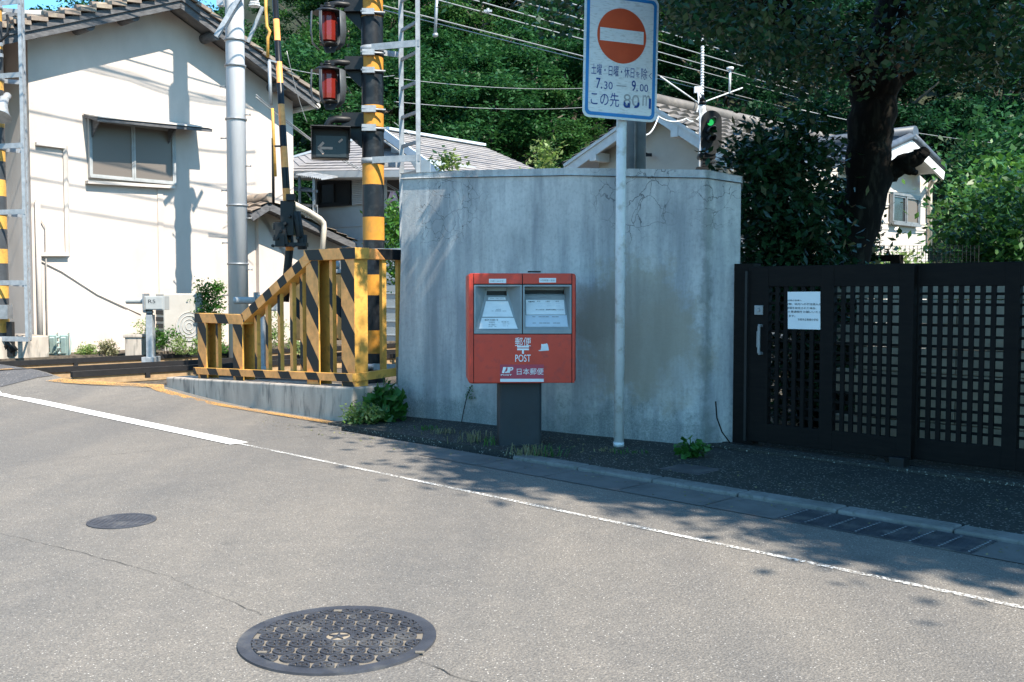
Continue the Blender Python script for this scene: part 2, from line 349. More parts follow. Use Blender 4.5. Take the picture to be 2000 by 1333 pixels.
# concrete wall: grey render with run-off streaks, moss at the foot, a brown patch and fine cracks
def wallmat():
    m, n, b = newmat('old_grey_render'); vec = coords(n); st = coords(n, (1.3, 1.3, .16))
    a = noise(n, vec, 1.6, 7, .62); s_ = noise(n, st, 4.2, 6, .6); f = noise(n, vec, 34, 6, .7)
    c = mix(n, ramp(n, a, [(.36, (0, 0, 0)), (.62, (1, 1, 1))]), (.41, .405, .395), (.58, .57, .55))
    c = mix(n, mth(n, 'MULTIPLY', ramp(n, s_, [(.44, (0, 0, 0)), (.62, (1, 1, 1))]), .8), c, (.25, .26, .275))
    c = mix(n, mth(n, 'MULTIPLY', ramp(n, noise(n, st, 2.3, 6, .6), [(.5, (0, 0, 0)), (.72, (1, 1, 1))]), .4), c, (.6, .6, .58))
    c = mix(n, mth(n, 'MULTIPLY', ramp(n, f, [(.48, (0, 0, 0)), (.66, (1, 1, 1))]), .3), c, (.2, .2, .2))
    tc = nd(n, 'ShaderNodeTexCoord'); sx = nd(n, 'ShaderNodeSeparateXYZ'); lk(n, tc.outputs['Object'], sx.inputs[0])
    # moss and splash dirt low down
    low = nd(n, 'ShaderNodeMapRange'); low.inputs[1].default_value = .0; low.inputs[2].default_value = .8; low.inputs[3].default_value = 1.0; low.inputs[4].default_value = 0
    lk(n, sx.outputs['Z'], low.inputs[0])
    ms = ramp(n, mth(n, 'ADD', low.outputs[0], mth(n, 'MULTIPLY', mth(n, 'SUBTRACT', noise(n, vec, 3.2, 7, .7), .5), 1.9)), [(.52, (0, 0, 0)), (.85, (1, 1, 1))])
    sp = ramp(n, noise(n, vec, 75, 6, .8), [(.3, (.25, .25, .25)), (.62, (1, 1, 1))])
    c = mix(n, mth(n, 'MULTIPLY', mth(n, 'MULTIPLY', ms, sp), .75), c, (.1, .125, .12))
    top = nd(n, 'ShaderNodeMapRange'); top.inputs[1].default_value = 1.2; top.inputs[2].default_value = 2.2; lk(n, sx.outputs['Z'], top.inputs[0])
    dr = ramp(n, mth(n, 'ADD', noise(n, coords(n, (1.1, 1.1, .09)), 3.2, 6, .65), mth(n, 'MULTIPLY', top.outputs[0], .1)), [(.55, (0, 0, 0)), (.68, (1, 1, 1))])
    c = mix(n, mth(n, 'MULTIPLY', dr, .42), c, (.19, .205, .215))
    # brown patch
    def patch(p, r, k0, k1):
        d = nd(n, 'ShaderNodeVectorMath', operation='DISTANCE'); lk(n, tc.outputs['Object'], d.inputs[0]); d.inputs[1].default_value = p
        q = mth(n, 'ADD', mth(n, 'DIVIDE', d.outputs['Value'], r), mth(n, 'MULTIPLY', mth(n, 'SUBTRACT', noise(n, vec, 4.5, 7, .7), .5), 1.5))
        return ramp(n, q, [(k0, (1, 1, 1)), (k1, (0, 0, 0))])
    for px, py, r, col_, w in ((1240, 640, .62, (.3, .26, .19), .6), (1160, 610, .3, (.22, .21, .18), .45), (1290, 700, .45, (.33, .29, .23), .45)):
        p = PL(px, py, uv(5.0, 6.24), UD * .14 + VD) - WALLO
        c = mix(n, mth(n, 'MULTIPLY', patch(p, r, .72, 1.2), w), c, col_)
    cp_ = uv(4.29, 6.36) - WALLO; d1 = mth(n, 'SUBTRACT', sx.outputs['X'], cp_.x); d2 = mth(n, 'SUBTRACT', sx.outputs['Y'], cp_.y)
    dd_ = mth(n, 'SQRT', mth(n, 'ADD', mth(n, 'MULTIPLY', d1, d1), mth(n, 'MULTIPLY', d2, d2)))
    q_ = mth(n, 'ADD', mth(n, 'MULTIPLY', dd_, 9), mth(n, 'MULTIPLY', mth(n, 'SUBTRACT', noise(n, vec, 5, 7, .7), .5), 2.2))
    c = mix(n, mth(n, 'MULTIPLY', ramp(n, q_, [(.1, (1, 1, 1)), (.55, (0, 0, 0))]), .5), c, (.09, .11, .1))
    # cracks
    wv = nd(n, 'ShaderNodeVectorMath', operation='ADD'); nn = nd(n, 'ShaderNodeTexNoise'); nn.inputs['Scale'].default_value = 3.5; nn.inputs['Detail'].default_value = 6
    lk(n, tc.outputs['Object'], nn.inputs['Vector']); vs = nd(n, 'ShaderNodeVectorMath', operation='SCALE'); lk(n, nn.outputs['Color'], vs.inputs[0]); vs.inputs['Scale'].default_value = .35
    lk(n, tc.outputs['Object'], wv.inputs[0]); lk(n, vs.outputs[0], wv.inputs[1])
    cr = None
    for px, py, r, sc, w in ((870, 400, .5, 9, .0035), (1240, 375, .42, 7, .006), (1400, 390, .25, 8, .004)):
        vo = nd(n, 'ShaderNodeTexVoronoi', feature='DISTANCE_TO_EDGE'); vo.inputs['Scale'].default_value = sc; lk(n, wv.outputs[0], vo.inputs['Vector'])
        k = mth(n, 'MULTIPLY', ramp(n, vo.outputs['Distance'], [(w * sc * .25, (1, 1, 1)), (w * sc * .55, (0, 0, 0))]), patch(PL(px, py, uv(5.0, 6.24), UD * .14 + VD) - WALLO, r, .6, 1.0))
        cr = k if cr is None else mth(n, 'MAXIMUM', cr, k)
    c = mix(n, mth(n, 'MULTIPLY', cr, .75), c, (.09, .095, .1))
    lk(n, c, b.inputs['Base Color']); b.inputs['Roughness'].default_value = .92; b.inputs['Specular IOR Level'].default_value = .2
    bump(n, b, mth(n, 'SUBTRACT', mth(n, 'ADD', f, mth(n, 'MULTIPLY', noise(n, vec, 110, 3), .5)), mth(n, 'MULTIPLY', cr, 1.5)), .4, .006)
    return m

# ------------------------------------------------------------------ ground, road, kerb, track bed
def ground_h(x, y):
    return -.04 if y < 27 else -.04 + .5 * (y - 27)
gm = MB(); N = 60
xs = [-400 + 800 * i / N for i in range(N + 1)]
gm.slab([(-600, -600, -.04), (600, -600, -.04), (600, 900, -.04), (-600, 900, -.04)], V((0, 0, -.3)))
struct(gm.build('ground', m_soil))
def vedge(u):                                   # where the asphalt ends on the crossing side
    if u < 7.3: return 5.02
    if u < 11.2: return 5.42
    t = min(1, (u - 11.2) / 1.2); return 5.42 * (1 - t) + 4.72 * t
us = [-40, -20, -10, -5, 0, 3, 5, 7, 7.29, 7.31] + [7.6 + .3 * i for i in range(22)] + [14.5, 15.2, 16, 16.9]
rm = MB(); vv = [-30, -15, -8, -4, -1, 1, 2, 3, 4, 4.5]
vs = []; 
for u in us:
    for v in vv + [vedge(u)]: vs.append(uv(u, v, zroad(u, v)))
w = len(vv) + 1
rm.add(vs, [(i * w + j, (i + 1) * w + j, (i + 1) * w + j + 1, i * w + j + 1) for i in range(len(us) - 1) for j in range(w - 1)])
e0 = len(rm.v)                                  # the cut edge of the asphalt towards the ballast
for u in us: rm.v += [uv(u, vedge(u), zroad(u, vedge(u))), uv(u, vedge(u) + .03, -.05)]
for i in range(len(us) - 1): rm.f.append([e0 + 2 * i, e0 + 2 * i + 2, e0 + 2 * i + 3, e0 + 2 * i + 1]); rm.mi.append(0); rm.sm.append(False)
struct(rm.build('road', m_road))
dm = MB()
dm.add([uv(u, v, zroad(u, v) + .006) for u in [q for q in us if q > 12.65] for v in vv + [4.69]], [(i * w + j, (i + 1) * w + j, (i + 1) * w + j + 1, i * w + j + 1) for i in range(len([q for q in us if q > 12.65]) - 1) for j in range(w - 1)])
struct(dm.build('crossing_deck', m_deck))
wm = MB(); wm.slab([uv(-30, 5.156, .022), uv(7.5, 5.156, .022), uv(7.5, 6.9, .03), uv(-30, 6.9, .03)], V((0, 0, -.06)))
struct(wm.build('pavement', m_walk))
km = MB(); ln = .62
u = -8.0
while u < 4.75:
    j = rnd.uniform(-.004, .004)
    km.box(uv(u + ln / 2, 5.085 + j, -.018 + j * .5), (ln - .008, .14, .085), (UD, VD, EZ)); u += ln
struct(km.build('kerb', m_kerb, bevel=.012))
gt = MB()
u = -8.0
while u < 5.3:
    L = .62
    if not (1.62 < u + .3 < 2.75): gt.add([uv(u, 4.66, .004), uv(u + L - .008, 4.66, .004), uv(u + L - .008, 4.995, .004), uv(u, 4.995, .004)], [(0, 3, 2, 1)])
    u += L
struct(gt.build('gutter', m_gutter))
tb = MB(); tb.slab([uv(11.9, 4.76, .05), uv(16.6, 4.76, .07), uv(16.6, 60, .07), uv(11.9, 60, .05)], V((0, 0, -.2)))
tb.slab([uv(15.25, 4.4, .235), uv(16.6, 4.4, .235), uv(16.6, 60, .235), uv(15.25, 60, .235)], V((0, 0, -.3)))
tb.slab([uv(7.4, 5.75, .05), uv(12.78, 5.75, .05), uv(12.78, 60, .05), uv(7.4, 60, .05)], V((0, 0, -.2)))
struct(tb.build('track_bed', m_gravel))
# markings
mk = MB(); mk.add([uv(u, v, zroad(u) + .005) for u in [-10 + .95 * i for i in range(19)] for v in (3.992, 4.028)], [(2 * i, 2 * i + 2, 2 * i + 3, 2 * i + 1) for i in range(18)])
struct(mk.build('edge_line', m_whitew))
mk = MB(); us2 = [7.05 + .3 * i for i in range(22)]
mk.add([uv(u, v, zroad(u) + .006) for u in us2 for v in (3.93, 4.09)], [(2 * i, 2 * i + 2, 2 * i + 3, 2 * i + 1) for i in range(21)])
struct(mk.build('edge_line_thick', m_white))
mk = MB(); us3 = [7.2 + .25 * i for i in range(22)]
def vyel(u): return vedge(u) - .13 if u > 11 else 5.26
mk.add([uv(u, vyel(u) + d, zroad(u, vyel(u) + d) + .011) for u in us3 for d in (-.085, .02 if u < 11 else .1)], [(2 * i, 2 * i + 2, 2 * i + 3, 2 * i + 1) for i in range(21)])
mk.add([uv(13.55 + d, v, .2 + .014) for v in (4.5, 0, -8) for d in (-.06, .06)], [(0, 1, 3, 2), (2, 3, 5, 4)])
struct(mk.build('yellow_line', m_yellowl))
def crack(pts, w):
    m_ = MB(); P = []
    for (a, b) in zip(pts[:-1], pts[1:]):
        A, B = G(*a), G(*b); k = max(2, int((B - A).length / .05))
        for i in range(k): P.append(A + (B - A) * (i / k) + V((rnd.uniform(-1, 1), rnd.uniform(-1, 1), 0)) * .008)
    P.append(G(*pts[-1])); vs = []
    for i, p in enumerate(P):
        t = (P[min(i + 1, len(P) - 1)] - P[max(0, i - 1)]).normalized(); s_ = V((-t.y, t.x, 0)) * w * rnd.uniform(.25, 1)
        vs += [p + s_ + EZ * .003, p - s_ + EZ * .003]
    m_.add(vs, [(2 * i, 2 * i + 1, 2 * i + 3, 2 * i + 2) for i in range(len(P) - 1)])
    struct(m_.build('road_crack', m_crack))
crack([(0, 1042), (180, 1086), (330, 1128), (440, 1172), (512, 1203)], .0018)
crack([(820, 1292), (880, 1318), (960, 1345)], .0024)
crack([(0, 907), (250, 886), (460, 866), (640, 850)], .0022)
''' 
mk = MB(); mk.add([uv(u, v, .0045) for u in (4.6, 5.4, 6.2, 7.2) for v in (4.83, 4.86)], [(2 * i, 2 * i + 2, 2 * i + 3, 2 * i + 1) for i in range(3)])
'''

# ------------------------------------------------------------------ manhole covers, grate, lid
mc = uv(2.83, 1.98)
t = thing('manhole_cover', 'large round iron manhole cover cast with rows of wheel motifs and a star emblem', 'manhole cover', mc, 'manhole covers in the road')
f = MB(); f.disc(mc + EZ * .0085, .338, 72, 0, .293, .012); f.build('frame_ring', m_iron, t)
f = MB(); f.disc(mc + EZ * .005, .2945, 72, 1); f.disc(mc + EZ * .011, .058, 40, 0, .042, .006)
def ringp(mb, c, r1, r0, h, n=20, mi=0, a0=0, a1=2 * math.pi):
    vs = []; full = abs(a1 - a0 - 2 * math.pi) < 1e-6; kk = n if full else n + 1
    for k in range(kk):
        g = a0 + (a1 - a0) * k / n; d = V((math.cos(g), math.sin(g), 0)); vs += [c + d * r1 + EZ * h, c + d * r0 + EZ * h, c + d * r1, c + d * r0]
    fs = []
    for k in range(n if full else n):
        a, b = 4 * k, 4 * ((k + 1) % kk); fs += [(a, b, b + 1, a + 1), (a, a + 2, b + 2, b), (a + 1, b + 1, b + 3, a + 3)]
    mb.add(vs, fs, mi)
wr = .041; LR = .292
for i in range(-5, 6):
    for j in range(-5, 6):
        c = mc + V(((i + (j % 2) * .5) * wr * 1.92, j * wr * 1.68, .0052)); d = c - mc; rr = math.hypot(d.x, d.y)
        if rr > LR + wr * .4 or rr < .07: continue
        ringp(f, c, wr * .88, wr * .7, .0065, 18)
        ringp(f, c, wr * .24, wr * .08, .0065, 10)
        for q in range(6):
            g = 2 * math.pi * q / 6 + .3 * j; a = V((math.cos(g), math.sin(g), 0)); p = V((-a.y, a.x, 0))
            rt = .7
            f.add([c + a * wr * .3 - p * .0018 + EZ * .0065, c + a * wr * .3 + p * .0018 + EZ * .0065, c + a * wr * rt + p * .0038 + EZ * .0065, c + a * wr * rt - p * .0038 + EZ * .0065,
                   c + a * wr * .3 - p * .0018, c + a * wr * .3 + p * .0018, c + a * wr * rt + p * .0038, c + a * wr * rt - p * .0038], [(0, 1, 2, 3), (0, 4, 5, 1), (1, 5, 6, 2), (3, 2, 6, 7), (0, 3, 7, 4)])
for p_ in f.v:
    d_ = V((p_.x - mc.x, p_.y - mc.y, 0))
    if d_.length > LR: d_ = d_.normalized() * LR; p_.x, p_.y = mc.x + d_.x, mc.y + d_.y
lid = f.build('lid', [m_iron, m_irond], t)
f = MB()
pts = []
for k in range(10):
    g = math.pi * k / 5 + .35; pts.append(((.036 if k % 2 == 0 else .011) * math.cos(g), (.036 if k % 2 == 0 else .011) * math.sin(g)))
f.prism(pts, mc + EZ * .0055, EX, EY, EZ * .006); f.cyl(mc + EZ * .006, mc + EZ * .0135, .007, n=12); f.build('emblem', m_iron, lid)
MB().disc(mc + EZ * .0063, .0415, 40).build('boss', M('boss_dirt', (.33, .275, .2), (.24, .2, .15), 14, .9, .3, 120), lid)
for px, py in ((512, 1274), (820, 1274), (660, 1193)):
    p = G(px, py, .012); f = MB(); f.box(p + EZ * .0, (.03, .012, .004)); f.build('lifting_slot', m_irond, t)
c2 = G(238, 1019); t = thing('manhole_cover', 'small plain round iron cover set in the asphalt left of the decorated one', 'manhole cover', c2, 'manhole covers in the road')
f = MB(); f.disc(c2 + EZ * .006, .172, 56, 0, .155, .007); f.build('frame_ring', m_iron, t)
f = MB(); f.disc(c2 + EZ * .0045, .154, 56)
for k in range(-5, 6): 
    L = math.sqrt(max(0, .14**2 - (k * .026)**2)); f.box(c2 + V((k * .026, 0, .0048)), (.009, 2 * L, .002))
f.box(c2 + EZ * .006, (.05, .02, .003)); f.build('lid', m_iron, t)
g0 = uv(2.2, 4.825); t = thing('drain_grate', 'steel drain grating with rows of slots let into the gutter below the gate', 'drain grate', g0)
f = MB(); f.box(uv(2.2, 4.825, -.03), (1.02, .33, .05), (UD, VD, EZ)); f.build('drain_channel', m_black, t)
f = MB()
for k in range(8):
    f.box(uv(1.72 + .137 * k, 4.825, .0025), (.018, .32, .014), (UD, VD, EZ))
    for q in range(9): f.box(uv(1.72 + .137 * k, 4.69 + .033 * q, .009), (.01, .01, .003), (UD, VD, EZ), mi=1)  # pale studs stand in for light catching the slots
for k in range(14): f.box(uv(2.2, 4.67 + .0238 * k, .002), (1.0, .014, .012), (UD, VD, EZ))
f.build('bars', [m_iron, m_galv], t)
f = MB(); p = G(1350, 918, .018); f.box(p, (.32, .3, .012), (UD, VD, EZ)); f.box(p + EZ * .006, (.28, .26, .004), (UD, VD, EZ)); 
tag(f.build('meter_lid', m_iron), 'flat dark square lid in the pavement before the wall corner', 'utility lid')
# ------------------------------------------------------------------ the grey rendered wall
WP = [(7.40, 5.90, 2.30), (6.65, 6.03, 2.27), (5.47, 6.16, 2.2), (4.29, 6.36, 2.10), (4.15, 6.60, 2.07)]
WALLO = uv(5.5, 6.2, 0)
t = thing('rendered_wall', 'tall grey rendered concrete wall, cracked and water stained, behind the red box', 'wall', WALLO)
back = [(4.37, 6.95, 2.07), (4.6, 6.86, 2.1), (5.55, 6.5, 2.2), (6.75, 6.4, 2.27), (7.52, 6.28, 2.3)]
m_wall = wallmat()
f = MB(); ring = WP + back; n_ = len(ring); vs = []
for i, (u, v, z) in enumerate(ring):
    vs.append(uv(u + (.045 if i == 0 else 0), v, -.03))
for i, (u, v, z) in enumerate(ring): vs.append(uv(u - (.06 if i in (0, 9) else 0), v, z - .055))
f.add(vs, [(i, n_ + i, n_ + (i + 1) % n_, (i + 1) % n_) for i in range(n_)])
f.build('wall_body', m_wall, t)
f = MB(); vs = []
cu = sum(q[0] for q in ring) / n_; cv = sum(q[1] for q in ring) / n_
ro = [(u - (.06 if i in (0, 9) else 0) + (.012 if u > 6 else (-.012 if u < 4.2 else 0)), v + (-.012 if i < 5 else .012), z) for i, (u, v, z) in enumerate(ring)]
for (u, v, z) in ro: vs.append(uv(u, v, z - .05))
for (u, v, z) in ro: vs.append(uv(u, v, z))
tops = [(n_ + i, n_ + i + 1, n_ + 8 - i, n_ + 9 - i) for i in range(4)]
bots = [(i, 9 - i, 8 - i, i + 1) for i in range(4)]
f.add(vs, [(i, n_ + i, n_ + (i + 1) % n_, (i + 1) % n_) for i in range(n_)] + tops + bots)
f.build('coping', m_wall, t, bevel=.01)

# ------------------------------------------------------------------ the post box
m_red = M('red_enamel', (.58, .055, .03), (.5, .045, .026), 3, .36, .03, 40, c3=(.4, .045, .035), s3=18)
m_seam = M('dark_seam', (.012, .008, .008), (.008, .006, .006), 8, .8, 0)
m_bay = M('grey_moulding', (.27, .3, .31), (.21, .235, .245), 5, .45, .04, 60)
m_bayd = M('dark_slot', (.035, .04, .042), (.02, .022, .024), 6, .6, 0)
m_label = M('label_sheet', (.7, .73, .75), (.6, .63, .65), 9, .45, .02, 40, stretch=(1, 1, 3))
m_labelb = M('blue_grey_label', (.5, .56, .62), (.42, .48, .55), 9, .45, .02, 40)
m_stick = M('magenta_sticker', (.42, .055, .085), (.36, .045, .07), 6, .45, 0)
m_ped = M('pedestal_steel', (.03, .037, .044), (.02, .025, .03), 6, .55, .15, 60, c3=(.025, .028, .03), s3=12)
m_wht = M('white_lettering', (.8, .79, .79), (.7, .7, .7), 20, .5, 0)
BY = 7.5; yaw = R(5)
bx, bz = V((math.cos(yaw), math.sin(yaw), 0)), EZ.copy(); bn = V((math.sin(yaw), -math.cos(yaw), 0))   # bn: out of the front
B0 = D(1020, 640, BY)
def bp(px, py, out=0.):                         # a point of the photo on the front of the box, moved out by out
    return PL(px, py, B0, bn) + bn * out
foot = G(1020, 872); t = thing('post_box', 'red two-slot post box on a dark steel pedestal against the grey wall', 'post box', V((foot.x, foot.y, .03)))
tl, br = bp(914, 534), bp(1125, 748.5)
wid = (br - tl).dot(bx); hei = tl.z - br.z; dep = .42; cx_ = (tl + br) / 2
def rounded(w, h, r, n=5):
    o = []
    for cx, cy, a0 in ((w / 2 - r, h / 2 - r, 0), (-w / 2 + r, h / 2 - r, 90), (-w / 2 + r, -h / 2 + r, 180), (w / 2 - r, -h / 2 + r, 270)):
        for k in range(n + 1):
            g = R(a0 + 90 * k / n); o.append((cx + r * math.cos(g), cy + r * math.sin(g)))
    return o
f = MB(); o_ = rounded(wid, hei, .028); o1 = rounded(wid - .03, hei - .03, .02)
L0 = [cx_ + bx * x + EZ * y + bn * -.018 for x, y in o_]; L1 = [cx_ + bx * x + EZ * y for x, y in o1]; n_ = len(o_)
Lb = [cx_ + bx * x + EZ * y + bn * -dep for x, y in o_]
# hollow front: shell sides + front border; the front is covered by panels and bays
f.add(Lb + L0 + L1, [list(range(n_))[::-1]] + [(i, (i + 1) % n_, n_ + (i + 1) % n_, n_ + i) for i in range(n_)] + [(n_ + i, n_ + (i + 1) % n_, 2 * n_ + (i + 1) % n_, 2 * n_ + i) for i in range(n_)], 0, True)
inn = [bp(925, 540), bp(1117, 540), bp(1117, 747), bp(925, 747)]
f.add([bp(916, 536), bp(924.3, 536), bp(924.3, 748), bp(917.5, 748)], [(0, 3, 2, 1)]); f.add([bp(1117.8, 536), bp(1123, 536), bp(1122, 748), bp(1117.8, 748)], [(0, 3, 2, 1)])
body = f.build('body', m_red, t)
f = MB(); f.add([bp(924.2, 536, -.006), bp(1117.9, 536, -.006), bp(1117.9, 748.4, -.006), bp(924.2, 748.4, -.006)], [(0, 3, 2, 1)])
# recess box behind bays is dark
f.build('front_seam', m_seam, t) if False else None
def panel(name, x0, y0, x1, y1, mat, par, out=.0, th=.012, bevel=.003):
    f = MB(); p = [bp(x0, y0, out), bp(x1, y0, out), bp(x1, y1, out), bp(x0, y1, out)]
    f.slab(p, bn * -th); return f.build(name, mat, par, bevel=bevel)
f = MB()
for a in ((924.2, 535, 925.6, 748.6), (1116.4, 535, 1117.9, 748.6), (924.2, 555, 1117.9, 556.6), (924.2, 652.2, 1117.9, 653.6), (1019.6, 536, 1021.2, 653)):
    f.slab([bp(a[0], a[1], -.003), bp(a[2], a[1], -.003), bp(a[2], a[3], -.003), bp(a[0], a[3], -.003)], bn * -.01)
f.build('seams', m_seam, t)
panel('top_panel', 925.6, 534.5, 1019.6, 555, m_red, t); panel('top_panel', 1021.2, 534.5, 1116.4, 555, m_red, t)
lp = panel('lower_panel', 925.6, 653.6, 1116.4, 748.2, m_red, t)
# bays: (outer rim, inner back opening), the floor slopes out towards the front
def quadp(mb, pts, mi=0): mb.add(pts, [(0, 3, 2, 1)], mi)
def bay(x0, x1, y0, y1, rim, slot, floor_top, floor_bot, name):
    f = MB(); dd = -.13
    ox = [(x0, y0), (x1, y0), (x1, y1), (x0, y1)]; ix = [(x0 + rim, y0 + rim), (x1 - rim, y0 + rim), (x1 - rim, y1 - rim * 2.2), (x0 + rim, y1 - rim * 2.2)]
    O = [bp(*p) for p in ox]; I = [bp(*p) for p in ix]
    for i in range(4): f.add([O[i], O[(i + 1) % 4], I[(i + 1) % 4], I[i]], [(0, 3, 2, 1)], 0)
    # deep corners
    s0, s1, sy0, sy1 = slot
    Bk = [bp(s0, sy0, dd), bp(s1, sy0, dd), bp(floor_top[1], floor_top[2], dd * .8), bp(floor_top[0], floor_top[2], dd * .8)]
    Fb = [bp(floor_bot[0], floor_bot[2], -.012), bp(floor_bot[1], floor_bot[2], -.012)]
    quadp(f, [I[0], I[1], Bk[1], Bk[0]])                                             # ceiling
    f.add([I[0], Bk[0], Bk[3], Fb[0], I[3]], [(0, 4, 3, 2, 1)][::1]); f.add([I[1], I[2], Fb[1], Bk[2], Bk[1]], [(0, 4, 3, 2, 1)])   # side cheeks
    quadp(f, [I[3], Fb[0], Fb[1], I[2]])
    quadp(f, [Bk[3], Bk[2], Fb[1], Fb[0]])                                           # sloping floor
    ym = sy0 + (sy1 - sy0) * .45
    quadp(f, [Bk[0], Bk[1], bp(s1, ym, dd), bp(s0, ym, dd)])
    quadp(f, [bp(s0, sy1, dd), bp(s1, sy1, dd), Bk[2], Bk[3]])
    ob = f.build(name, m_bay, t)
    g = MB(); quadp(g, [bp(s0, ym, dd - .02), bp(s1, ym, dd - .02), bp(s1, sy1, dd - .02), bp(s0, sy1, dd - .02)])
    quadp(g, [bp(s0, ym, dd), bp(s1, ym, dd), bp(s1, ym, dd - .02), bp(s0, ym, dd - .02)]); g.build('letter_slot', m_bayd, ob)
    g = MB(); g.slab([bp(s0, sy1 + .3, dd + .012), bp(s1, sy1 + .3, dd + .012), bp(s1, sy1 + 3.2, dd + .016), bp(s0, sy1 + 3.2, dd + .016)], bn * -.01); g.build('slot_lip', m_bay, ob)
    def onfloor(a, b, side):                     # a: 0 top..1 bottom, b: 0..1 across
        l = Bk[3].lerp(Fb[0], a); r_ = Bk[2].lerp(Fb[1], a); return l.lerp(r_, b)
    fn = (Bk[2] - Bk[3]).cross(Bk[3] - Fb[0]).normalized()
    if fn.dot(bn) < 0: fn = -fn
    def plate(a0, a1, b0, b1, mat, nm='label_plate'):
        g = MB(); g.slab([onfloor(a0, b0, 0) + fn * .004, onfloor(a0, b1, 0) + fn * .004, onfloor(a1, b1, 0) + fn * .004, onfloor(a1, b0, 0) + fn * .004], fn * -.003)
        return g.build(nm, mat, ob)
    def line(s_, a, b0, b1, mat, bold=0., h=None):
        c = onfloor(a, (b0 + b1) / 2, 0) + fn * .0045; e = (onfloor(a, b1, 0) - onfloor(a, b0, 0)); L = e.length; e.normalize()
        ey = fn.cross(e); text(s_, c, e, ey, L, h, mat, ob, 'lettering', .0015, bold)
    return ob, plate, line
ob, plate, line = bay(926, 1019.4, 556.8, 652, 3, (953, 991.5, 562, 577), (952, 992, 579), (934, 1013, 643.5), 'letter_bay')
plate(.04, .12, .1, .9, m_label, 'slot_label'); plate(.16, .63, .03, .97, m_label); plate(.665, .99, .02, .98, m_label)
line('郵便物 ― 手紙・はがき', .08, .2, .8, m_inkg); line('取集時刻', .42, .45, .62, m_inkg); line('‐ ‐‐‐ ‐‐', .46, .3, .8, m_inkg)
line('差出先 左京郵便局', .73, .12, .5, m_ink, .01); line('郵便番号 ・ ‐‐ ‐', .80, .25, .55, m_inkg); line('ゆう窓口 ‐‐ ‐', .87, .25, .5, m_ink); line('時 間 外', .79, .6, .8, m_inkg); line('‐‐ ‐', .85, .62, .8, m_inkg); line('‐‐ ‐', .91, .62, .76, m_inkg); line('‐‐ ‐', .93, .25, .45, m_inkg)
ob, plate, line = bay(1021.4, 1116.2, 556.8, 652, 3.2, (1026, 1106, 561, 574.5), (1027, 1106, 577), (1026.5, 1110, 641), 'parcel_bay')
plate(.02, .13, .0, 1.0, m_bay, 'slot_lip'); plate(.03, .12, .3, .7, m_label, 'slot_label'); plate(.15, .6, .03, .97, m_label); plate(.62, .97, .0, 1., m_labelb)
line('大型郵便物・速達', .075, .34, .66, m_inkg)
line('取集時刻', .21, .09, .24, m_ink, .01); line('平日', .2, .3, .38, m_ink); line('土曜日', .2, .51, .62, m_ink); line('休日', .2, .76, .84, m_ink)
for k, b in enumerate((.3, .52, .74)):
    for a in (.27, .32, .37): line('‐‐‐', a, b + .02, b + .13, m_labelb)
line('ポストの番号 ・ 差出時刻を確認してください', .455, .26, .95, m_ink, .01)
line('‐ ‐‐‐ ‐‐', .67, .17, .8, m_inkg); line('‐ ‐‐‐ ‐‐', .86, .17, .82, m_inkg)
# front stickers and lettering
s = panel('sticker', 955, 545, 988.5, 553.4, m_label, t, .0016, .0012, 0); text('手紙・はがき', bp(970, 549.5, .0016), bx, EZ, .1, .012, m_inkg, s); 
s = panel('sticker', 1053, 543.5, 1086, 552.3, m_label, t, .0016, .0012, 0); text('大型郵便・速達', bp(1069, 548, .0016), bx, EZ, .11, .014, m_inkg, s)
text('郵便', bp(1021.5, 668.2), bx, EZ, 31.5 / 260, 17.5 / 260, m_wht, lp)
f = MB()
for x0, y0, x1, y1 in ((1010, 675.7, 1033, 679.2), (1010, 681, 1033, 684.4), (1019.6, 684.4, 1023.2, 691.6)):
    f.slab([bp(x0, y0, .002), bp(x1, y0, .002), bp(x1, y1, .002), bp(x0, y1, .002)], bn * -.0015)
f.build('postal_mark', m_wht, lp)
text('POST', bp(1021.4, 700), bx, EZ, 30.5 / 260, 14 / 260, m_wht, lp, bold=.004)
s = panel('sticker', 976.5, 712.5, 1062, 740, m_stick, t, .0016, .0012, 0); s['label'] = 'magenta tinted maker sticker'
text('日本郵便', bp(1035.5, 726), bx, EZ, 52.5 / 260, 12.8 / 260, m_wht, s, lift=.0035)
text('POST', bp(989, 732.7), bx, EZ, 22 / 260, 2.7 / 260, m_wht, s, lift=.0035, bold=.02)
f = MB()
def flat(pts, o=.0038): f.slab([bp(900 + x / 8.333, 640 + y / 8.333, o) for x, y in pts], bn * -.001)
flat([(690, 645), (745, 645), (722, 700), (708, 715), (712, 722), (700, 745), (668, 740)]); flat([(755, 645), (805, 645), (782, 715), (765, 738), (735, 742), (715, 735), (722, 718), (738, 722), (752, 708), (762, 672)])
flat([(770, 738), (800, 645), (838, 645), (853, 655), (853, 678), (835, 697), (805, 703), (795, 738)]); 
f.build('emblem', m_wht, s)
f = MB(); f.slab([bp(900 + x / 8.333, 640 + y / 8.333, .0045) for x, y in ((812, 660), (830, 660), (832, 676), (818, 684), (806, 684))], bn * -.0005); f.build('emblem_gap', m_stick, s)
panel('sticker', 977, 740.2, 1062, 746.2, m_label, t, .0016, .0012, 0)
f = MB(); f.slab([bp(900 + x / 8.333, 640 + y / 8.333, .0018) for x, y in ((1310, 268), (1345, 272), (1352, 266), (1368, 270), (1395, 258), (1412, 270), (1425, 320), (1434, 375), (1330, 382), (1268, 384), (1264, 372), (1300, 365), (1308, 320))], bn * -.0012)
f.build('torn_sticker', m_label, t)
f = MB(); a_, b_ = bp(976.5, 748), bp(1061.5, 748); pw = (b_ - a_).dot(bx); pc = (a_ + b_) / 2 - bn * .23
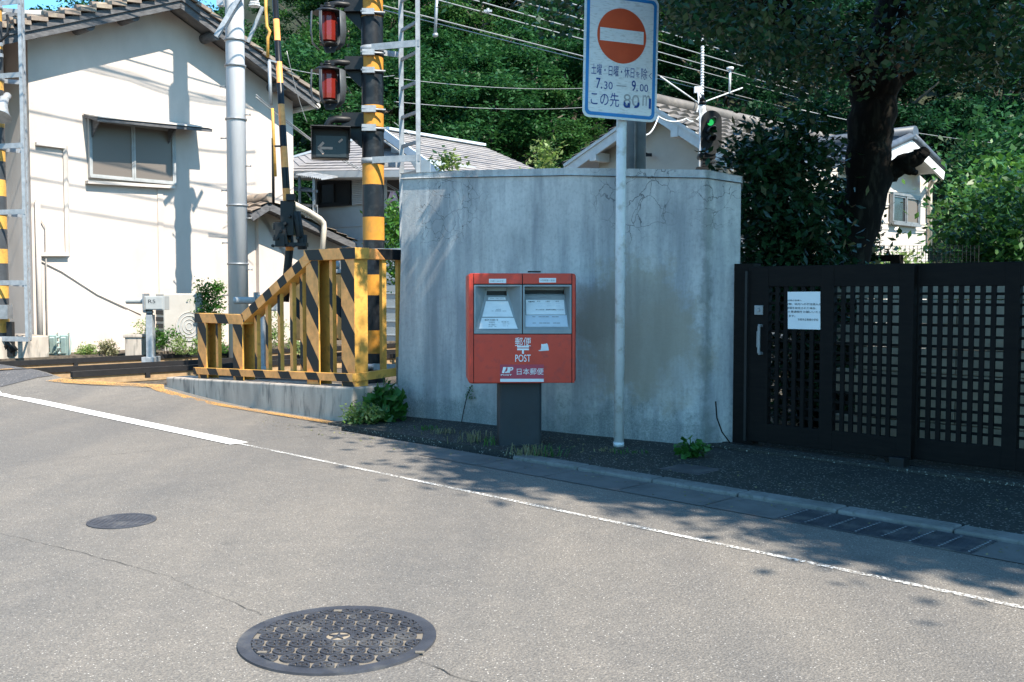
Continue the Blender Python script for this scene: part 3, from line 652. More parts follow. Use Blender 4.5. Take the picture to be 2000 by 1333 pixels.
f.prism(rounded(pw, .26, .03, 4), V((pc.x, pc.y, .02)), bx, -bn, EZ * (br.z - .022)); f.build('pedestal', m_ped, t)
f = MB(); f.prism(rounded(.1, .03, .012, 4), bp(1046, 531.3, -.09) + EZ * -.004, bx, -bn, EZ * .012); f.build('top_lug', m_black, t)

# ------------------------------------------------------------------ the no-entry sign
SP = G(1208.5, 879); SP.z = 0
t = thing('no_entry_sign', 'blue-bordered no entry sign with a red disc on a white pole by the post box', 'road sign', SP, )
f = MB(); f.cyl(SP + EZ * -.05, SP + V((.012, 0, 3.9)), .0385, .0385, 24); pole = f.build('pole', m_poleW, t)
f = MB(); f.cyl(SP + V((.02, -.03, 1.615)), SP + V((.02, -.045, 1.615)), .012, n=10); f.cyl(SP + EZ * .03, SP + EZ * .06, .042, n=20); f.build('collar', m_poleW, pole)
ya = R(-20); roll = R(-1.1)
sx0 = V((math.cos(ya), -math.sin(ya), 0)); sn = V((-math.sin(ya), -math.cos(ya), 0))
sx = sx0 * math.cos(roll) + EZ * math.sin(roll); sz = -sx0 * math.sin(roll) + EZ * math.cos(roll)
PC = PL(1213.3, 112, SP + V((0, -.07, 0)), sn)
def sg(px, py): return PL(px, py, PC, sn)
W2, H2 = .605, .915
f = MB(); f.prism(rounded(W2, H2, .05, 6), PC, sx, sz, -sn * .004); plate_ = f.build('plate', m_signw, t, bevel=.0008)
f = MB()
for dz in (-.25, .25):
    f.box(PC + sz * dz - sn * .018, (.4, .028, .035), (sx, sn, sz)); f.tube([PC + sz * dz - sn * .03 + sx * q for q in (-.07, -.05, 0, .05, .07)], .014, 6)
f.build('bracket', m_steel, t)
f = MB(); oo, ii = rounded(W2 - .035, H2 - .035, .042, 6), rounded(W2 - .085, H2 - .085, .026, 6); n_ = len(oo)
f.add([PC + sx * x + sz * y + sn * .002 for x, y in oo + ii], [(k, (k + 1) % n_, n_ + (k + 1) % n_, n_ + k) for k in range(n_)]); f.build('border', m_signb, plate_)
cc = sg(1214.5, 71); rr = .2
f = MB(); f.add([cc + (sx * math.cos(2 * math.pi * k / 64) + sz * math.sin(2 * math.pi * k / 64)) * rr + sn * .002 for k in range(64)], [list(range(64))]); f.build('red_disc', m_signr, plate_)
f = MB(); f.add([cc + sx * x + sz * y + sn * .0035 for x, y in ((-.178, -.047), (.178, -.047), (.178, .047), (-.178, .047))], [(0, 1, 2, 3)]); f.build('white_bar', m_signw, plate_)
k_ = .605 / 148
def st(s_, px, py, wpx, hpx, mat=m_signt, bold=.0): text(s_, sg(px, py), sx, sz, wpx * k_, hpx * k_, mat, plate_, bold=bold)
st('土曜・日曜・休日', 1197, 139, 85.5, 19); st('を', 1245.5, 146, 8.5, 10); st('除', 1258, 145, 12.5, 20.5); st('く', 1270, 149, 6, 11)
st('7.', 1170, 163, 12, 19, bold=.01); st('30', 1188, 167.5, 17, 13.5, bold=0); st('9.', 1239.5, 168.5, 12.5, 19.5, bold=.01); st('00', 1257.5, 172.5, 17, 13.5, bold=0)
st('―', 1213.5, 168.5, 20, 2, m_grey); st('この先', 1181.5, 194, 56, 25)
st('80', 1233, 196.5, 32, 21, m_grey, 0.); st('m', 1262, 197, 15, 20, m_grey, 0.)
f = MB()
def arc(px, py, r, a0, a1, w=.0085):
    c = sg(px, py); vs = []
    for k in range(11):
        g = R(a0 + (a1 - a0) * k / 10); d = sx * math.cos(g) + sz * math.sin(g); vs += [c + d * (r * k_ + w) + sn * .004, c + d * (r * k_ - w) + sn * .004]
    f.add(vs, [(2 * i, 2 * i + 1, 2 * i + 3, 2 * i + 2) for i in range(10)])
arc(1223.5, 204.5, 4.5, 130, 400); arc(1241, 203, 6, 250, 385); f.box(sg(1269, 203) + sn * .003, (.017, .002, .075), (sx, sn, sz))
f.box(sg(1228.5, 207) + sn * .003, (.014, .002, .03), (sx, sn, sz)); f.build('faded_lettering', m_signt, plate_)

# ------------------------------------------------------------------ the lattice gate
GN = VD.copy(); GP = uv(3, 6.50)
def gt_(px, py, o=0.): return PL(px, py, GP, GN) - VD * o
def leaf(name, ua, ub, stiles, label, v0, grp):
    t = thing(name, label, 'gate', uv((ua + ub) / 2, v0, .09), grp)
    z0, z1 = .09, 1.385
    f = MB()
    f.box(uv((ua + ub) / 2, v0, z1 - .075), (abs(ua - ub), .05, .15), (UD, VD, EZ)); f.box(uv((ua + ub) / 2, v0, z0 + .07), (abs(ua - ub), .05, .14), (UD, VD, EZ)); 
    for (a, b) in stiles: f.box(uv((a + b) / 2, v0, (z0 + z1) / 2 - .002), (abs(a - b), .058, z1 - z0 - .008), (UD, VD, EZ))
    f.build('frame', m_wood, t, bevel=.004)
    ss = sorted(stiles, key=lambda q: -q[0])
    for (a, b) in zip(ss[:-1], ss[1:]):
        hi, lo = a[1], b[0]; f = MB(); k = max(2, round((hi - lo) / .064))
        for i in range(1, k): f.box(uv(hi - (hi - lo) * i / k, v0 - .012, .75), (.029, .018, 1.06), (UD, VD, EZ))
        kz = 15
        for i in range(1, kz): f.box(uv((hi + lo) / 2, v0 + .008, .225 + 1.03 * i / kz), (hi - lo, .016, .018), (UD, VD, EZ))
        f.build('lattice', m_wood, t)
    return t
g1 = leaf('lattice_gate', 3.99, 2.76, [(3.99, 3.83), (3.42, 3.32), (2.86, 2.76)], 'dark wooden lattice gate leaf with a pull handle and white notice', 6.50, 'sliding lattice gate leaves')
g2 = leaf('lattice_gate', 2.85, 1.2, [(2.85, 2.75), (2.22, 2.13), (1.72, 1.63), (1.28, 1.2)], 'dark wooden lattice gate leaf without handle at the road end', 6.56, 'sliding lattice gate leaves')
f = MB(); a = gt_(1492, 636, .07); b = gt_(1492, 690, .07); f.box((a + b) / 2, (.02, .014, a.z - b.z), (UD, VD, EZ))
for p in (a, b): f.box(p + VD * .03, (.02, .06, .02), (UD, VD, EZ))
f.box((a + b) / 2 + VD * .035 + UD * .03, (.014, .02, .12), (UD, VD, EZ)); f.build('handle', m_steel, g1, bevel=.004)
f = MB(); f.box(gt_(1487, 606, .035), (.07, .012, .07), (UD, VD, EZ)); f.cyl(gt_(1487, 606, .041), gt_(1487, 606, .05), .014, n=14); f.build('lock', m_steel, g1, bevel=.003)
f = MB(); f.box(uv(2.82, 6.44, .055), (.1, .1, .11), (UD, VD, EZ)); f.cyl(uv(2.98, 6.5, .04), uv(2.98, 6.54, .04), .04, n=16); f.build('roller', m_blackm, g1, bevel=.004)
f = MB(); f.box(uv(4.085, 6.6, .7), (.17, .1, 1.42), (UD, VD, EZ)); tag(f.build('gate_post', m_wood, bevel=.004), 'dark wooden gate post at the end of the grey wall', 'post')
f = MB(); f.box(uv(4.0, 6.452, .72), (.02, .012, 1.26), (UD, VD, EZ)); f.build('strike_bar', m_blackm, g1)
f = MB(); f.box(uv(.8, 6.5, .04), (7, .3, .02), (UD, VD, EZ)); f.box(uv(.8, 6.5, .051), (7, .03, .012), (UD, VD, EZ), mi=1); struct(f.build('threshold', [m_walk, m_black]))
NO = gt_(1575, 607, .032); t = tag(MB().slab([gt_(1543, 570.5, .034), gt_(1606.5, 570, .034), gt_(1606.5, 644, .034), gt_(1543.5, 642.5, .034)], VD * .003).build('notice_sheet', m_paper), 'white printed paper notice fixed to the gate lattice', 'notice')
gx = -UD
for s_, px, py, wd_ in (('近隣の皆様へ', 1557, 587, 22), ('夜間、校内への不法侵入の', 1574, 594.3, 54), ('現場を発見された場合、', 1570, 602, 46), ('110 番通報をお願いいたし', 1574, 609.3, 54), ('ます。', 1552, 617.3, 10), ('京都市立養徳小学校', 1583, 624.5, 31)):
    text(s_, gt_(px, py, .035), gx, EZ, wd_ * .0051, .0165 if wd_ > 25 or wd_ == 10 else .012, m_ink, t)
# pale block wall behind the gate
m_block = M('tan_block_wall', (.44, .35, .25), (.31, .25, .18), 3, .9, .3, 50, c3=(.25, .2, .15), s3=8)
f = MB()
for r_ in range(7):
    for k in range(16):
        uu = 3.95 - .4 * k - (.2 if r_ % 2 else 0); 
        f.box(uv(uu - .2, 7.75, .1 + .19 * r_ - .005), (.392, .12, .182), (UD, VD, EZ))
tag(f.build('block_wall', m_block, bevel=.004), 'low tan block wall standing behind the lattice gate', 'wall')
# ------------------------------------------------------------------ striped crossing fence on its plinth
FV = 5.45
def zpl(u): return .325 + (u - 7.5) / 3.0 * (.222 - .325)
f = MB()
def prismuv(f, foot, zb, zt, mi=0):
    n = len(foot); vs = [uv(u, v, zb(u)) for u, v in foot] + [uv(u, v, zt(u)) for u, v in foot]
    f.add(vs, [list(range(n))[::-1], list(range(n, 2 * n))] + [(i, (i + 1) % n, n + (i + 1) % n, n + i) for i in range(n)], mi)
prismuv(f, [(7.42, 5.37), (11.1, 5.37), (11.1, 5.68), (7.72, 5.68), (7.72, 5.98), (7.42, 5.9)], lambda u: -.05, zpl)
f.build('fence_plinth', m_plinth, bevel=.018); tag(bpy.data.objects['fence_plinth'], 'low stained concrete plinth carrying the striped crossing fence', 'plinth')
t = thing('crossing_fence', 'yellow and black striped steel fence at the level crossing', 'fence', uv(7.6, 5.5, zpl(7.5)))
s2 = math.sqrt(2)
# object space: w (to the viewer's right along the fence) = (x - y) * Q
def smat(name, kz, kw, kv, per, off, duty=.45):
    d = -UD * kw + EZ * kz + VD * kv
    return stripemat(name, d, per, off, duty, BLK, YEL)
m_sp = smat('stripe_post', 1, 1.25, 0, .5, .1); m_sr = smat('stripe_rail', 1, 1.25, 0, .72, .3, .42); m_sl = smat('stripe_low_rail', 1, 1.25, 0, .62, .1, .42)
m_sb = smat('stripe_baluster', 1, 1.25, 0, .62, .3, .4); m_sret = smat('stripe_return', 1, 0, 1.0, .8, .1, .42)
def post(u0, u1, v0, v1, zt, mf=m_sp, name='post', open_=True):
    f = MB(); zb = zpl((u0 + u1) / 2) - .01; uc, zc, h = (u0 + u1) / 2, (zb + zt) / 2, zt - zb
    if not open_:                                # closed box post; only the face to the road is striped
        f.box(uv(uc, (v0 + v1) / 2, zc), (abs(u1 - u0), abs(v1 - v0), h), (UD, VD, EZ), mis=[0, 0, 1, 1, 0, 0])
    else:                                        # channel, its hollow side towards the road end
        f.box(uv(uc, v0 + .009, zc), (abs(u1 - u0), .018, h), (UD, VD, EZ), mis=[0, 0, 1, 0, 0, 0]); f.box(uv(uc, v1 - .007, zc), (abs(u1 - u0) - .004, .014, h), (UD, VD, EZ))
        f.box(uv(max(u0, u1) - .011, (v0 + v1) / 2, zc), (.014, v1 - v0 - .034, h), (UD, VD, EZ))
    return f.build(name, [m_yel, mf], t, bevel=.003)
post(10.47, 10.27, 5.45, 5.6, .9); post(9.69, 9.49, 5.45, 5.6, .9); post(8.28, 8.07, 5.45, 5.6, 1.53); post(7.70, 7.49, 5.45, 5.6, 1.53, open_=False)
def zlow(u): return zpl(u) + .105
def rail(pa, pb, h, wd_, mats, name):
    f = MB(); a, b = V(pa), V(pb); x = (b - a); L = x.length; x.normalize(); y = EZ.cross(x).normalized(); z = x.cross(y)
    f.box((a + b) / 2, (L, wd_, h), (x, y, z), mis=[0, 0, 1, 1, 0, 0]); return f.build(name, mats, t, bevel=.004)
rail(uv(10.52, 5.52, .905), uv(9.46, 5.52, .905), .105, .16, [m_yel, m_sr], 'top_rail')
m_sd = stripemat('stripe_slope_rail', (uv(8.22, 5.5, 1.55) - uv(9.55, 5.5, .9)).normalized() + EZ * .25, .34, .05, .46, BLK, YEL)
rail(uv(9.52, 5.52, .9), uv(8.2, 5.52, 1.545), .105, .155, [m_yel, m_sd], 'sloping_rail')
rail(uv(8.30, 5.52, 1.55), uv(7.46, 5.52, 1.55), .105, .162, [m_yel, m_sr], 'top_rail')
rail(uv(7.575, 5.605, 1.55), uv(7.575, 6.22, 1.55), .1, .13, [m_yel, m_sret], 'top_rail')
f = MB(); f.add([], [])
rail(uv(10.5, 5.43, zlow(10.5) - .02), uv(7.47, 5.43, zlow(7.47) - .02), .075, .05, [m_yel, m_sl], 'bottom_rail')
rail(uv(7.5, 5.46, zlow(7.5) - .02), uv(7.5, 6.2, zlow(7.5) + .02), .075, .05, [m_yel, m_yel], 'bottom_rail')
def zrail(u): return .86 if u > 9.5 else (1.5 if u < 8.25 else .86 + (9.5 - u) / 1.27 * .63)
for u in (10.12, 9.3, 9.08, 8.85, 8.62, 8.44, 7.93):
    f = MB(); zb, zt = zlow(u) - .03, zrail(u)
    f.box(uv(u, 5.52, (zb + zt) / 2), (.05, .045, zt - zb), (UD, VD, EZ), mis=[0, 0, 1, 1, 0, 0]); f.build('baluster', [m_yel, m_sb], t, bevel=.002)
for v in (5.83, 6.02):
    f = MB(); f.box(uv(7.56, v, .95), (.045, .05, 1.1), (UD, VD, EZ)); f.build('baluster', m_yel, t, bevel=.002)
f = MB(); f.box(uv(7.58, 6.17, .9), (.1, .1, 1.28), (UD, VD, EZ)); f.build('post', m_yel, t, bevel=.003)
p = PL(783, 770, uv(7.5, 5.9), (UD * .2 + VD).normalized())
f = MB(); f.box(V((p.x, p.y + .05, .28)), (.075, .075, .6), (UD, VD, EZ)); tag(f.build('marker_post', m_kerb, bevel=.008), 'short concrete marker post between striped fence and grey wall', 'post')

# ------------------------------------------------------------------ crossing signal pole
def bandmat(name, per, off, duty): return stripemat(name, EZ, per, off, duty, BLK, YEL, .42)
CP = V((D(731.5, 735, 11.0).x, 11.0, .05)); sc = 11.0 / FPX
zpx = lambda py, Y=11.0: D(0, py, Y).z
per = zpx(320) - zpx(428.5)
m_band = bandmat('banded_pole', per, -(zpx(577) - CP.z) + per * 10, .61)
# yellow where fract >= duty; the black part starts at the top of each yellow band
t = thing('crossing_signal_pole', 'black and yellow banded crossing pole with two red lamps, arrow box and ladder', 'signal pole', CP)
PRr = 21 * sc
f = MB(); yb = [(-130, -75), (-20, 36), (103, 145), (208, 250), (320, 362), (425, 470), (537, 577), (645, 690)]
ed = [-260]
for q in yb: ed += list(q)
ed.append(800)
for k in range(len(ed) - 1): f.tube([V((CP.x, CP.y, zpx(ed[k]))), V((CP.x, CP.y, max(-.05, zpx(ed[k + 1]))))], PRr, 36, mi=k % 2, cap=False)
m_pblk = M('pole_black_wrap', (.012, .015, .02), (.007, .009, .012), 4, .42, .1, 50, c3=(.03, .033, .036), s3=11); m_pyel = M('pole_yellow_wrap', (.6, .265, .035), (.46, .2, .03), 5, .45, .1, 50, c3=(.34, .17, .04), s3=12)
f.build('pole', [m_pblk, m_pyel], t)
def ringband(par, z, r, h=.05, mat=m_galv, name='pole_band'):
    f = MB(); f.cyl(V((CP.x, CP.y, z - h / 2)), V((CP.x, CP.y, z + h / 2)), r, n=28); return f.build(name, mat, par)
m_lens = newmat('red_lens')[0]; b_ = m_lens.node_tree.nodes['Principled BSDF']; b_.inputs['Base Color'].default_value = (.16, .016, .011, 1); b_.inputs['Roughness'].default_value = .2
b_.inputs['Transmission Weight'].default_value = .0
m_hood = M('grey_hood', (.07, .08, .09), (.05, .055, .062), 7, .5, .08, 60)
def lamp(py_top, py_arm):
    ax = D(652, py_arm, 10.9); c = D(641, py_top, 10.9); zt = c.z; lr = .098; lh = .3
    lamp_ = MB(); base = V((CP.x, CP.y, ax.z))
    p0 = V((CP.x - PRr, CP.y, ax.z)); e1 = V((c.x + .1, c.y, ax.z))
    lamp_.tube([p0, e1, V((c.x + .03, c.y, ax.z - .01)), V((c.x, c.y, ax.z - .05)), V((c.x, c.y, zt + .03))], .035, 10)
    for k in range(3): lamp_.cyl(V((c.x, c.y, zt + .02 + .03 * k)), V((c.x, c.y, zt + .045 + .03 * k)), .075 - .018 * k, n=18)
    for q in (-.1, .1): lamp_.cyl(V((c.x + q * .6, c.y - .06, zt + .06)), V((c.x + q * .6, c.y + .06, zt + .06)), .018, n=8)
    arm = lamp_.build('lamp_arm', m_blackm, t)
    f = MB(); f.box(V((CP.x - PRr - .06, CP.y - .02, ax.z)), (.22, .12, .14)); f.prism([(0, 0), (.22, 0), (0, -.22)], V((CP.x - PRr - .2, CP.y, ax.z - .04)) + EX * .2, -EX, EZ, EY * .02)
    for dz in (-.095, .095):
        f.cyl(V((CP.x, CP.y, ax.z + dz - .02)), V((CP.x, CP.y, ax.z + dz + .02)), PRr + .008, n=28); f.box(V((CP.x - .02, CP.y - PRr - .03, ax.z + dz)), (.13, .05, .06), mi=1)
        f.tube([V((CP.x - .1, CP.y - PRr - .05, ax.z + dz)), V((CP.x + .16, CP.y - PRr - .03, ax.z + dz - .01))], .011, 6, mi=1)
    f.build('bracket', [m_blackm, m_galv], arm)
    f = MB(); f.cyl(V((c.x, c.y, zt - .005)), V((c.x, c.y, zt + .03)), .17, .12, 24); f.cyl(V((c.x, c.y, zt - .335)), V((c.x, c.y, zt - .305)), lr, .06, 20); f.build('lamp_cap', m_blackm, arm)
    f = MB()
    f.tube([V((c.x, c.y, zt - .005)), V((c.x, c.y, zt - .05)), V((c.x, c.y, zt - .25)), V((c.x, c.y, zt - .3)), V((c.x, c.y, zt - .32))], [lr * .9, lr, lr, lr * .95, lr * .6], 12, smooth=False)
    f.build('lens', m_lens, arm)
    for a0 in (196, 345, 250, 90):
        f = MB(); vs = []; half = {196: 17, 345: 24, 250: 6, 90: 38}[a0]; rr_ = {250: .165}.get(a0, .185); nn = 7; prof = [(.0, 1.), (.2, 1.05), (.33, .95), (.4, .55)] if a0 != 250 else [(.0, 1.), (.2, 1.), (.34, .8), (.38, .55)]
        for i in range(nn):
            for (dz, q) in prof:
                g = R(a0 + half * (2 * i / (nn - 1) - 1) * (1 if dz < .3 else .75)); vs.append(V((c.x + math.cos(g) * rr_ * q, c.y + math.sin(g) * rr_ * q, zt - dz)))
        k = len(prof)
        f.add(vs, [(i * k + j, i * k + j + 1, (i + 1) * k + j + 1, (i + 1) * k + j) for i in range(nn - 1) for j in range(k - 1)], 0, True)
        o = f.build('hood', m_hood, arm); md = o.modifiers.new('thick', 'SOLIDIFY'); md.thickness = .006
lamp(26, 8); lamp(139, 122)
# arrow box
ax = D(660, 233, 10.9); f = MB(); xa = D(640, 240, 10.9).x
f.tube([V((CP.x - PRr, CP.y, ax.z)), V((xa + .09, CP.y - .1, ax.z)), V((xa + .03, CP.y - .1, ax.z - .015)), V((xa, CP.y - .1, ax.z - .06)), V((xa, CP.y - .1, ax.z - .12))], .04, 10)
f.box(V((xa, CP.y - .1, ax.z - .09)), (.2, .06, .05)); 
arm = f.build('arrow_arm', m_blackm, t)
f = MB(); f.box(V((CP.x - PRr - .08, CP.y - .02, ax.z)), (.26, .12, .15)); f.prism([(0, 0), (.3, 0), (0, -.26)], V((CP.x - PRr + .0, CP.y, ax.z - .04)), -EX, EZ, EY * .02)
for dz in (-.1, .1):
    f.cyl(V((CP.x, CP.y, ax.z + dz - .02)), V((CP.x, CP.y, ax.z + dz + .02)), PRr + .008, n=28); f.box(V((CP.x - .02, CP.y - PRr - .03, ax.z + dz)), (.15, .05, .07), mi=1)
    f.tube([V((CP.x - .1, CP.y - PRr - .05, ax.z + dz)), V((CP.x + .16, CP.y - PRr - .03, ax.z + dz - .01))], .011, 6, mi=1)
f.build('bracket', [m_blackm, m_galv], arm)
by = R(12); b1 = V((math.cos(by), math.sin(by), 0)); bo = V((math.sin(by), -math.cos(by), 0))
BC = D(645, 281, 10.8); f = MB(); wq, hq = 72 * 10.8 / FPX, 56 * 10.8 / FPX
f.box(BC - bo * .09, (wq, .18, hq), (b1, bo, EZ)); f.box(BC + EZ * hq * .5 + bo * .1, (wq + .02, .2, .012), (b1, bo, EZ))
for q in (-1, 1): f.prism([(0, 0), (.2, 0), (0, -.26)], BC + b1 * q * wq * .5 + EZ * hq * .5, bo, EZ, b1 * .01)
f.build('arrow_box', m_blackm, arm, bevel=.008)
m_face = M('smoked_panel', (.03, .036, .042), (.02, .026, .03), 4, .3, 0); m_arrow = M('arrow_lens', (.5, .36, .3), (.42, .3, .25), 8, .5, 0)
f = MB(); f.box(BC + bo * .003 - EZ * .03 + b1 * .01, (wq * .8, .006, hq * .72), (b1, bo, EZ)); f.build('arrow_panel', m_face, arm)
f = MB(); ac = BC + bo * .009 - b1 * .05 - EZ * .05
for (a, b) in (((-.075, 0), (.075, 0)), ((-.075, 0), (-.02, .06)), ((-.075, 0), (-.02, -.06))):
    f.bar(ac + b1 * a[0] + EZ * a[1], ac + b1 * b[0] + EZ * b[1], .004, .026, EZ)
f.bar(BC + bo * .009 + b1 * .09 + EZ * .015, BC + bo * .009 + b1 * .13 + EZ * .05, .004, .02, EZ)
f.build('arrow', m_arrow, arm)
# ladder beside the pole
def ladder(t, cx, Y, pxl, pxr, pyt, pyb, ties, side, tilt=0.):
    xl, xr = D(pxl, 570, Y).x, D(pxr, 570, Y - .12).x; yl, yr = Y + .1, Y - .28
    zt, zb = D(0, pyt, Y).z, D(0, pyb, Y).z; f = MB()
    f.box(V((xl, yl, (zt + zb) / 2)), (.05, .035, zt - zb)); f.box(V((xr, yr, (zt + zb) / 2)), (.045, .05, zt - zb))
    for k in range(int((zt - zb) / .315) + 1):
        z = zb + .1 + .315 * k
        if z < zt: f.bar(V((xl, yl, z)), V((xr, yr, z)), .02, .035)
    ob = f.build('ladder', m_galv, t)
    for py in ties:
        z = D(0, py, Y).z; f = MB(); f.cyl(V((cx, Y, z - .03)), V((cx, Y, z + .03)), side + .01, n=28)
        f.bar(V((cx, Y - side * 1.0, z)), V((xr + .02, yr - .03, z)), .012, .07); f.bar(V((cx, Y + side * .6, z)), V((xl, yl, z - .03)), .012, .06); f.build('ladder_bracket', m_galv, ob)
f_ = ladder(t, CP.x, 11.0, 784, 821, -60, 640, (-20, 98, 316, 493, 715), PRr)

# ------------------------------------------------------------------ far crossing pole with ladder and speaker
LY = 14.5; LP = V((D(-3, 600, LY).x, LY, .25)); t = thing('crossing_signal_pole', 'banded crossing pole across the tracks with ladder and horn loudspeaker', 'signal pole', LP)
lz = lambda py: D(0, py, LY).z
perL = lz(52) - lz(138); m_bandL = bandmat('banded_far_pole', (lz(20) - lz(595)) / 5., -(lz(595) - LP.z) + 30, .0)
# bands measured one by one: the far pole is black with yellow wraps
f = MB(); lr = 19 * LY / FPX; cuts = [-20, 17, 42, 85, 97, 153, 177, 232, 250, 288, 316, 352, 384, 420, 448, 487, 515, 556, 583, 622, 650, 700]
for k in range(len(cuts) - 1):
    f.tube([V((LP.x, LP.y, lz(cuts[k]))), V((LP.x, LP.y, max(.2, lz(cuts[k + 1]))))], lr, 28, mi=1 if k % 2 else 0, cap=False)
m_blkp = M('black_wrap', (.06, .066, .075), (.04, .045, .05), 5, .45, .08, 60)
f.build('pole', [m_blkp, m_yel], t)
ladder(t, LP.x, LY, 50, 62.5, -40, 665, (15, 155, 290, 417, 553, 661), lr)
f = MB(); hp = D(2, 212, LY - .3); f.tube([hp + V((.05, -.0, .14)), hp + V((.045, -.05, .04)), hp + V((.04, -.1, -.06)), hp + V((.04, -.14, -.14))], [.06, .07, .11, .165], 24); f.cyl(hp + V((.05, .0, .12)), hp + V((.05, .1, .2)), .05, n=14)
f.build('horn', m_galv, t)
f = MB(); f.tube([D(14, 30, LY - .2), D(16, 50, LY - .25), D(14, 68, LY - .25), D(2, 80, LY - .25), D(-8, 84, LY - .25)], .018, 8); f.build('cable', m_black, t)
f = MB()
for py in (92, 113): f = MB(); f.box(V((LP.x + lr * .7, LP.y - lr, lz(py))), (.25, .04, .05)); f.build('bracket', m_galv, t)
f = MB(); f.box(V((LP.x + .1, LP.y - lr - .06, lz(609))), (.34, .16, .2)); f.build('terminal_box', m_steel, t)
f = MB(); f.box(uv(15.8, 3.5, .3), (1.0, 4.2, .5), (UD, VD, EZ)); tag(f.build('footing_block', m_plinth, bevel=.02), 'low concrete footing under the far banded pole', 'footing')
f = MB(); a = D(21, 660, LY - .1); f.box(a + V((0, 0, -.02)), (.08, .08, .5)); f.tube([a + V((-.1, 0, -.2)), a + V((-.02, -.02, -.06)), a + V((.05, 0, -.2))], .06, 8); tag(f.build('junction_box', m_blackm), 'small black junction box at the foot of the far banded pole', 'junction box')

# ------------------------------------------------------------------ barrier mast and machine
t = thing('crossing_barrier', 'thin black and yellow barrier arm raised upright behind the striped fence', 'barrier', G(600, 705, .1))
A, B = D(566, 490, 12.4), D(535, -40, 12.4); ln_ = (B - A).length
m_arm = stripemat('barrier_stripes', (B - A).normalized(), 81 * 12.4 / FPX, .23, .5, BLK, YEL, .35)
f = MB(); f.tube([A, A.lerp(B, .25), B], [.052, .045, .034], 14); f.build('arm', m_arm, t)
f = MB(); C_ = D(557, 590, 12.45); f.tube([A.lerp(B, .12), D(566, 480, 12.4), D(560, 540, 12.45), C_], [.055, .05, .05, .05], 12); f.build('arm_root', m_black, t)
mC = D(563, 440, 12.3); f = MB()
f.box(mC + V((0, .0, .08)), (.16, .14, .42)); f.box(mC + V((-.08, -.05, -.12)), (.12, .12, .3)); f.box(mC + V((-.13, -.02, -.02)), (.08, .12, .09)); f.box(mC + V((-.12, -.02, -.16)), (.1, .14, .07))
f.cyl(mC + V((.11, -.03, .16)), mC + V((.15, -.03, -.16)), .05, n=14); f.box(mC + V((.06, 0, -.24)), (.34, .16, .05)); f.prism([(-.12, -.24), (.02, -.24), (-.02, .02)], mC + V((0, -.1, 0)), EX, EZ, EY * .02)
f.box(mC + V((.05, -.06, .33)), (.1, .1, .08)); f.cyl(mC + V((.17, 0, -.12)), mC + V((.17, 0, -.3)), .06, n=12)
for k in range(7): f.cyl(mC + V((-.16 + .05 * k, -.1, -.26 + .09 * (k % 5))), mC + V((-.16 + .05 * k, -.15, -.26 + .09 * (k % 5))), .02, n=8)
f.build('counterweight', m_blackm, t, bevel=.004)
m_mach = stripemat('machine_stripes', V((1, 0, 1)), .52, .1, .45, BLK, YEL)
mb_ = D(622, 600, 12.2); f = MB(); f.box(mb_ + V((0, .1, 0)), (.62, .5, .8), mis=[0] * 6); f.build('machine_box', m_mach, t, bevel=.02)
f = MB(); f.box(mb_ + V((0, .1, .43)), (.66, .54, .05)); f.cyl(mb_ + V((-.1, -.05, .5)), mb_ + V((.28, -.05, .5)), .06, n=14); f.box(V((mb_.x, mb_.y + .1, .2)), (.2, .2, 1.0)); f.build('machine_lid', m_steel, t, bevel=.01)
f = MB(); strap = [(519, -30), (519, 20), (521, 52), (527, 62), (523, 75), (523, 112)]
f.tube([D(x, y, 12.35) for x, y in strap], .02, 8, mi=1); f.tube([D(526, 120, 12.35), D(529, 206, 12.35)], .022, 8, mi=0); f.tube([D(532, 212, 12.35), D(534, 260, 12.35), D(538, 345, 12.35)], .018, 8, mi=1)
f.bar(D(525, 118, 12.35), D(541, 122, 12.35), .03, .02); f.bar(D(532, 286, 12.35), D(548, 286, 12.35), .03, .02, mi=2); f.tube([D(533, 270, 12.36), D(534, 400, 12.36)], .018, 8, mi=2)
f.build('arm_stay', [m_galv, m_yel, m_black], t)

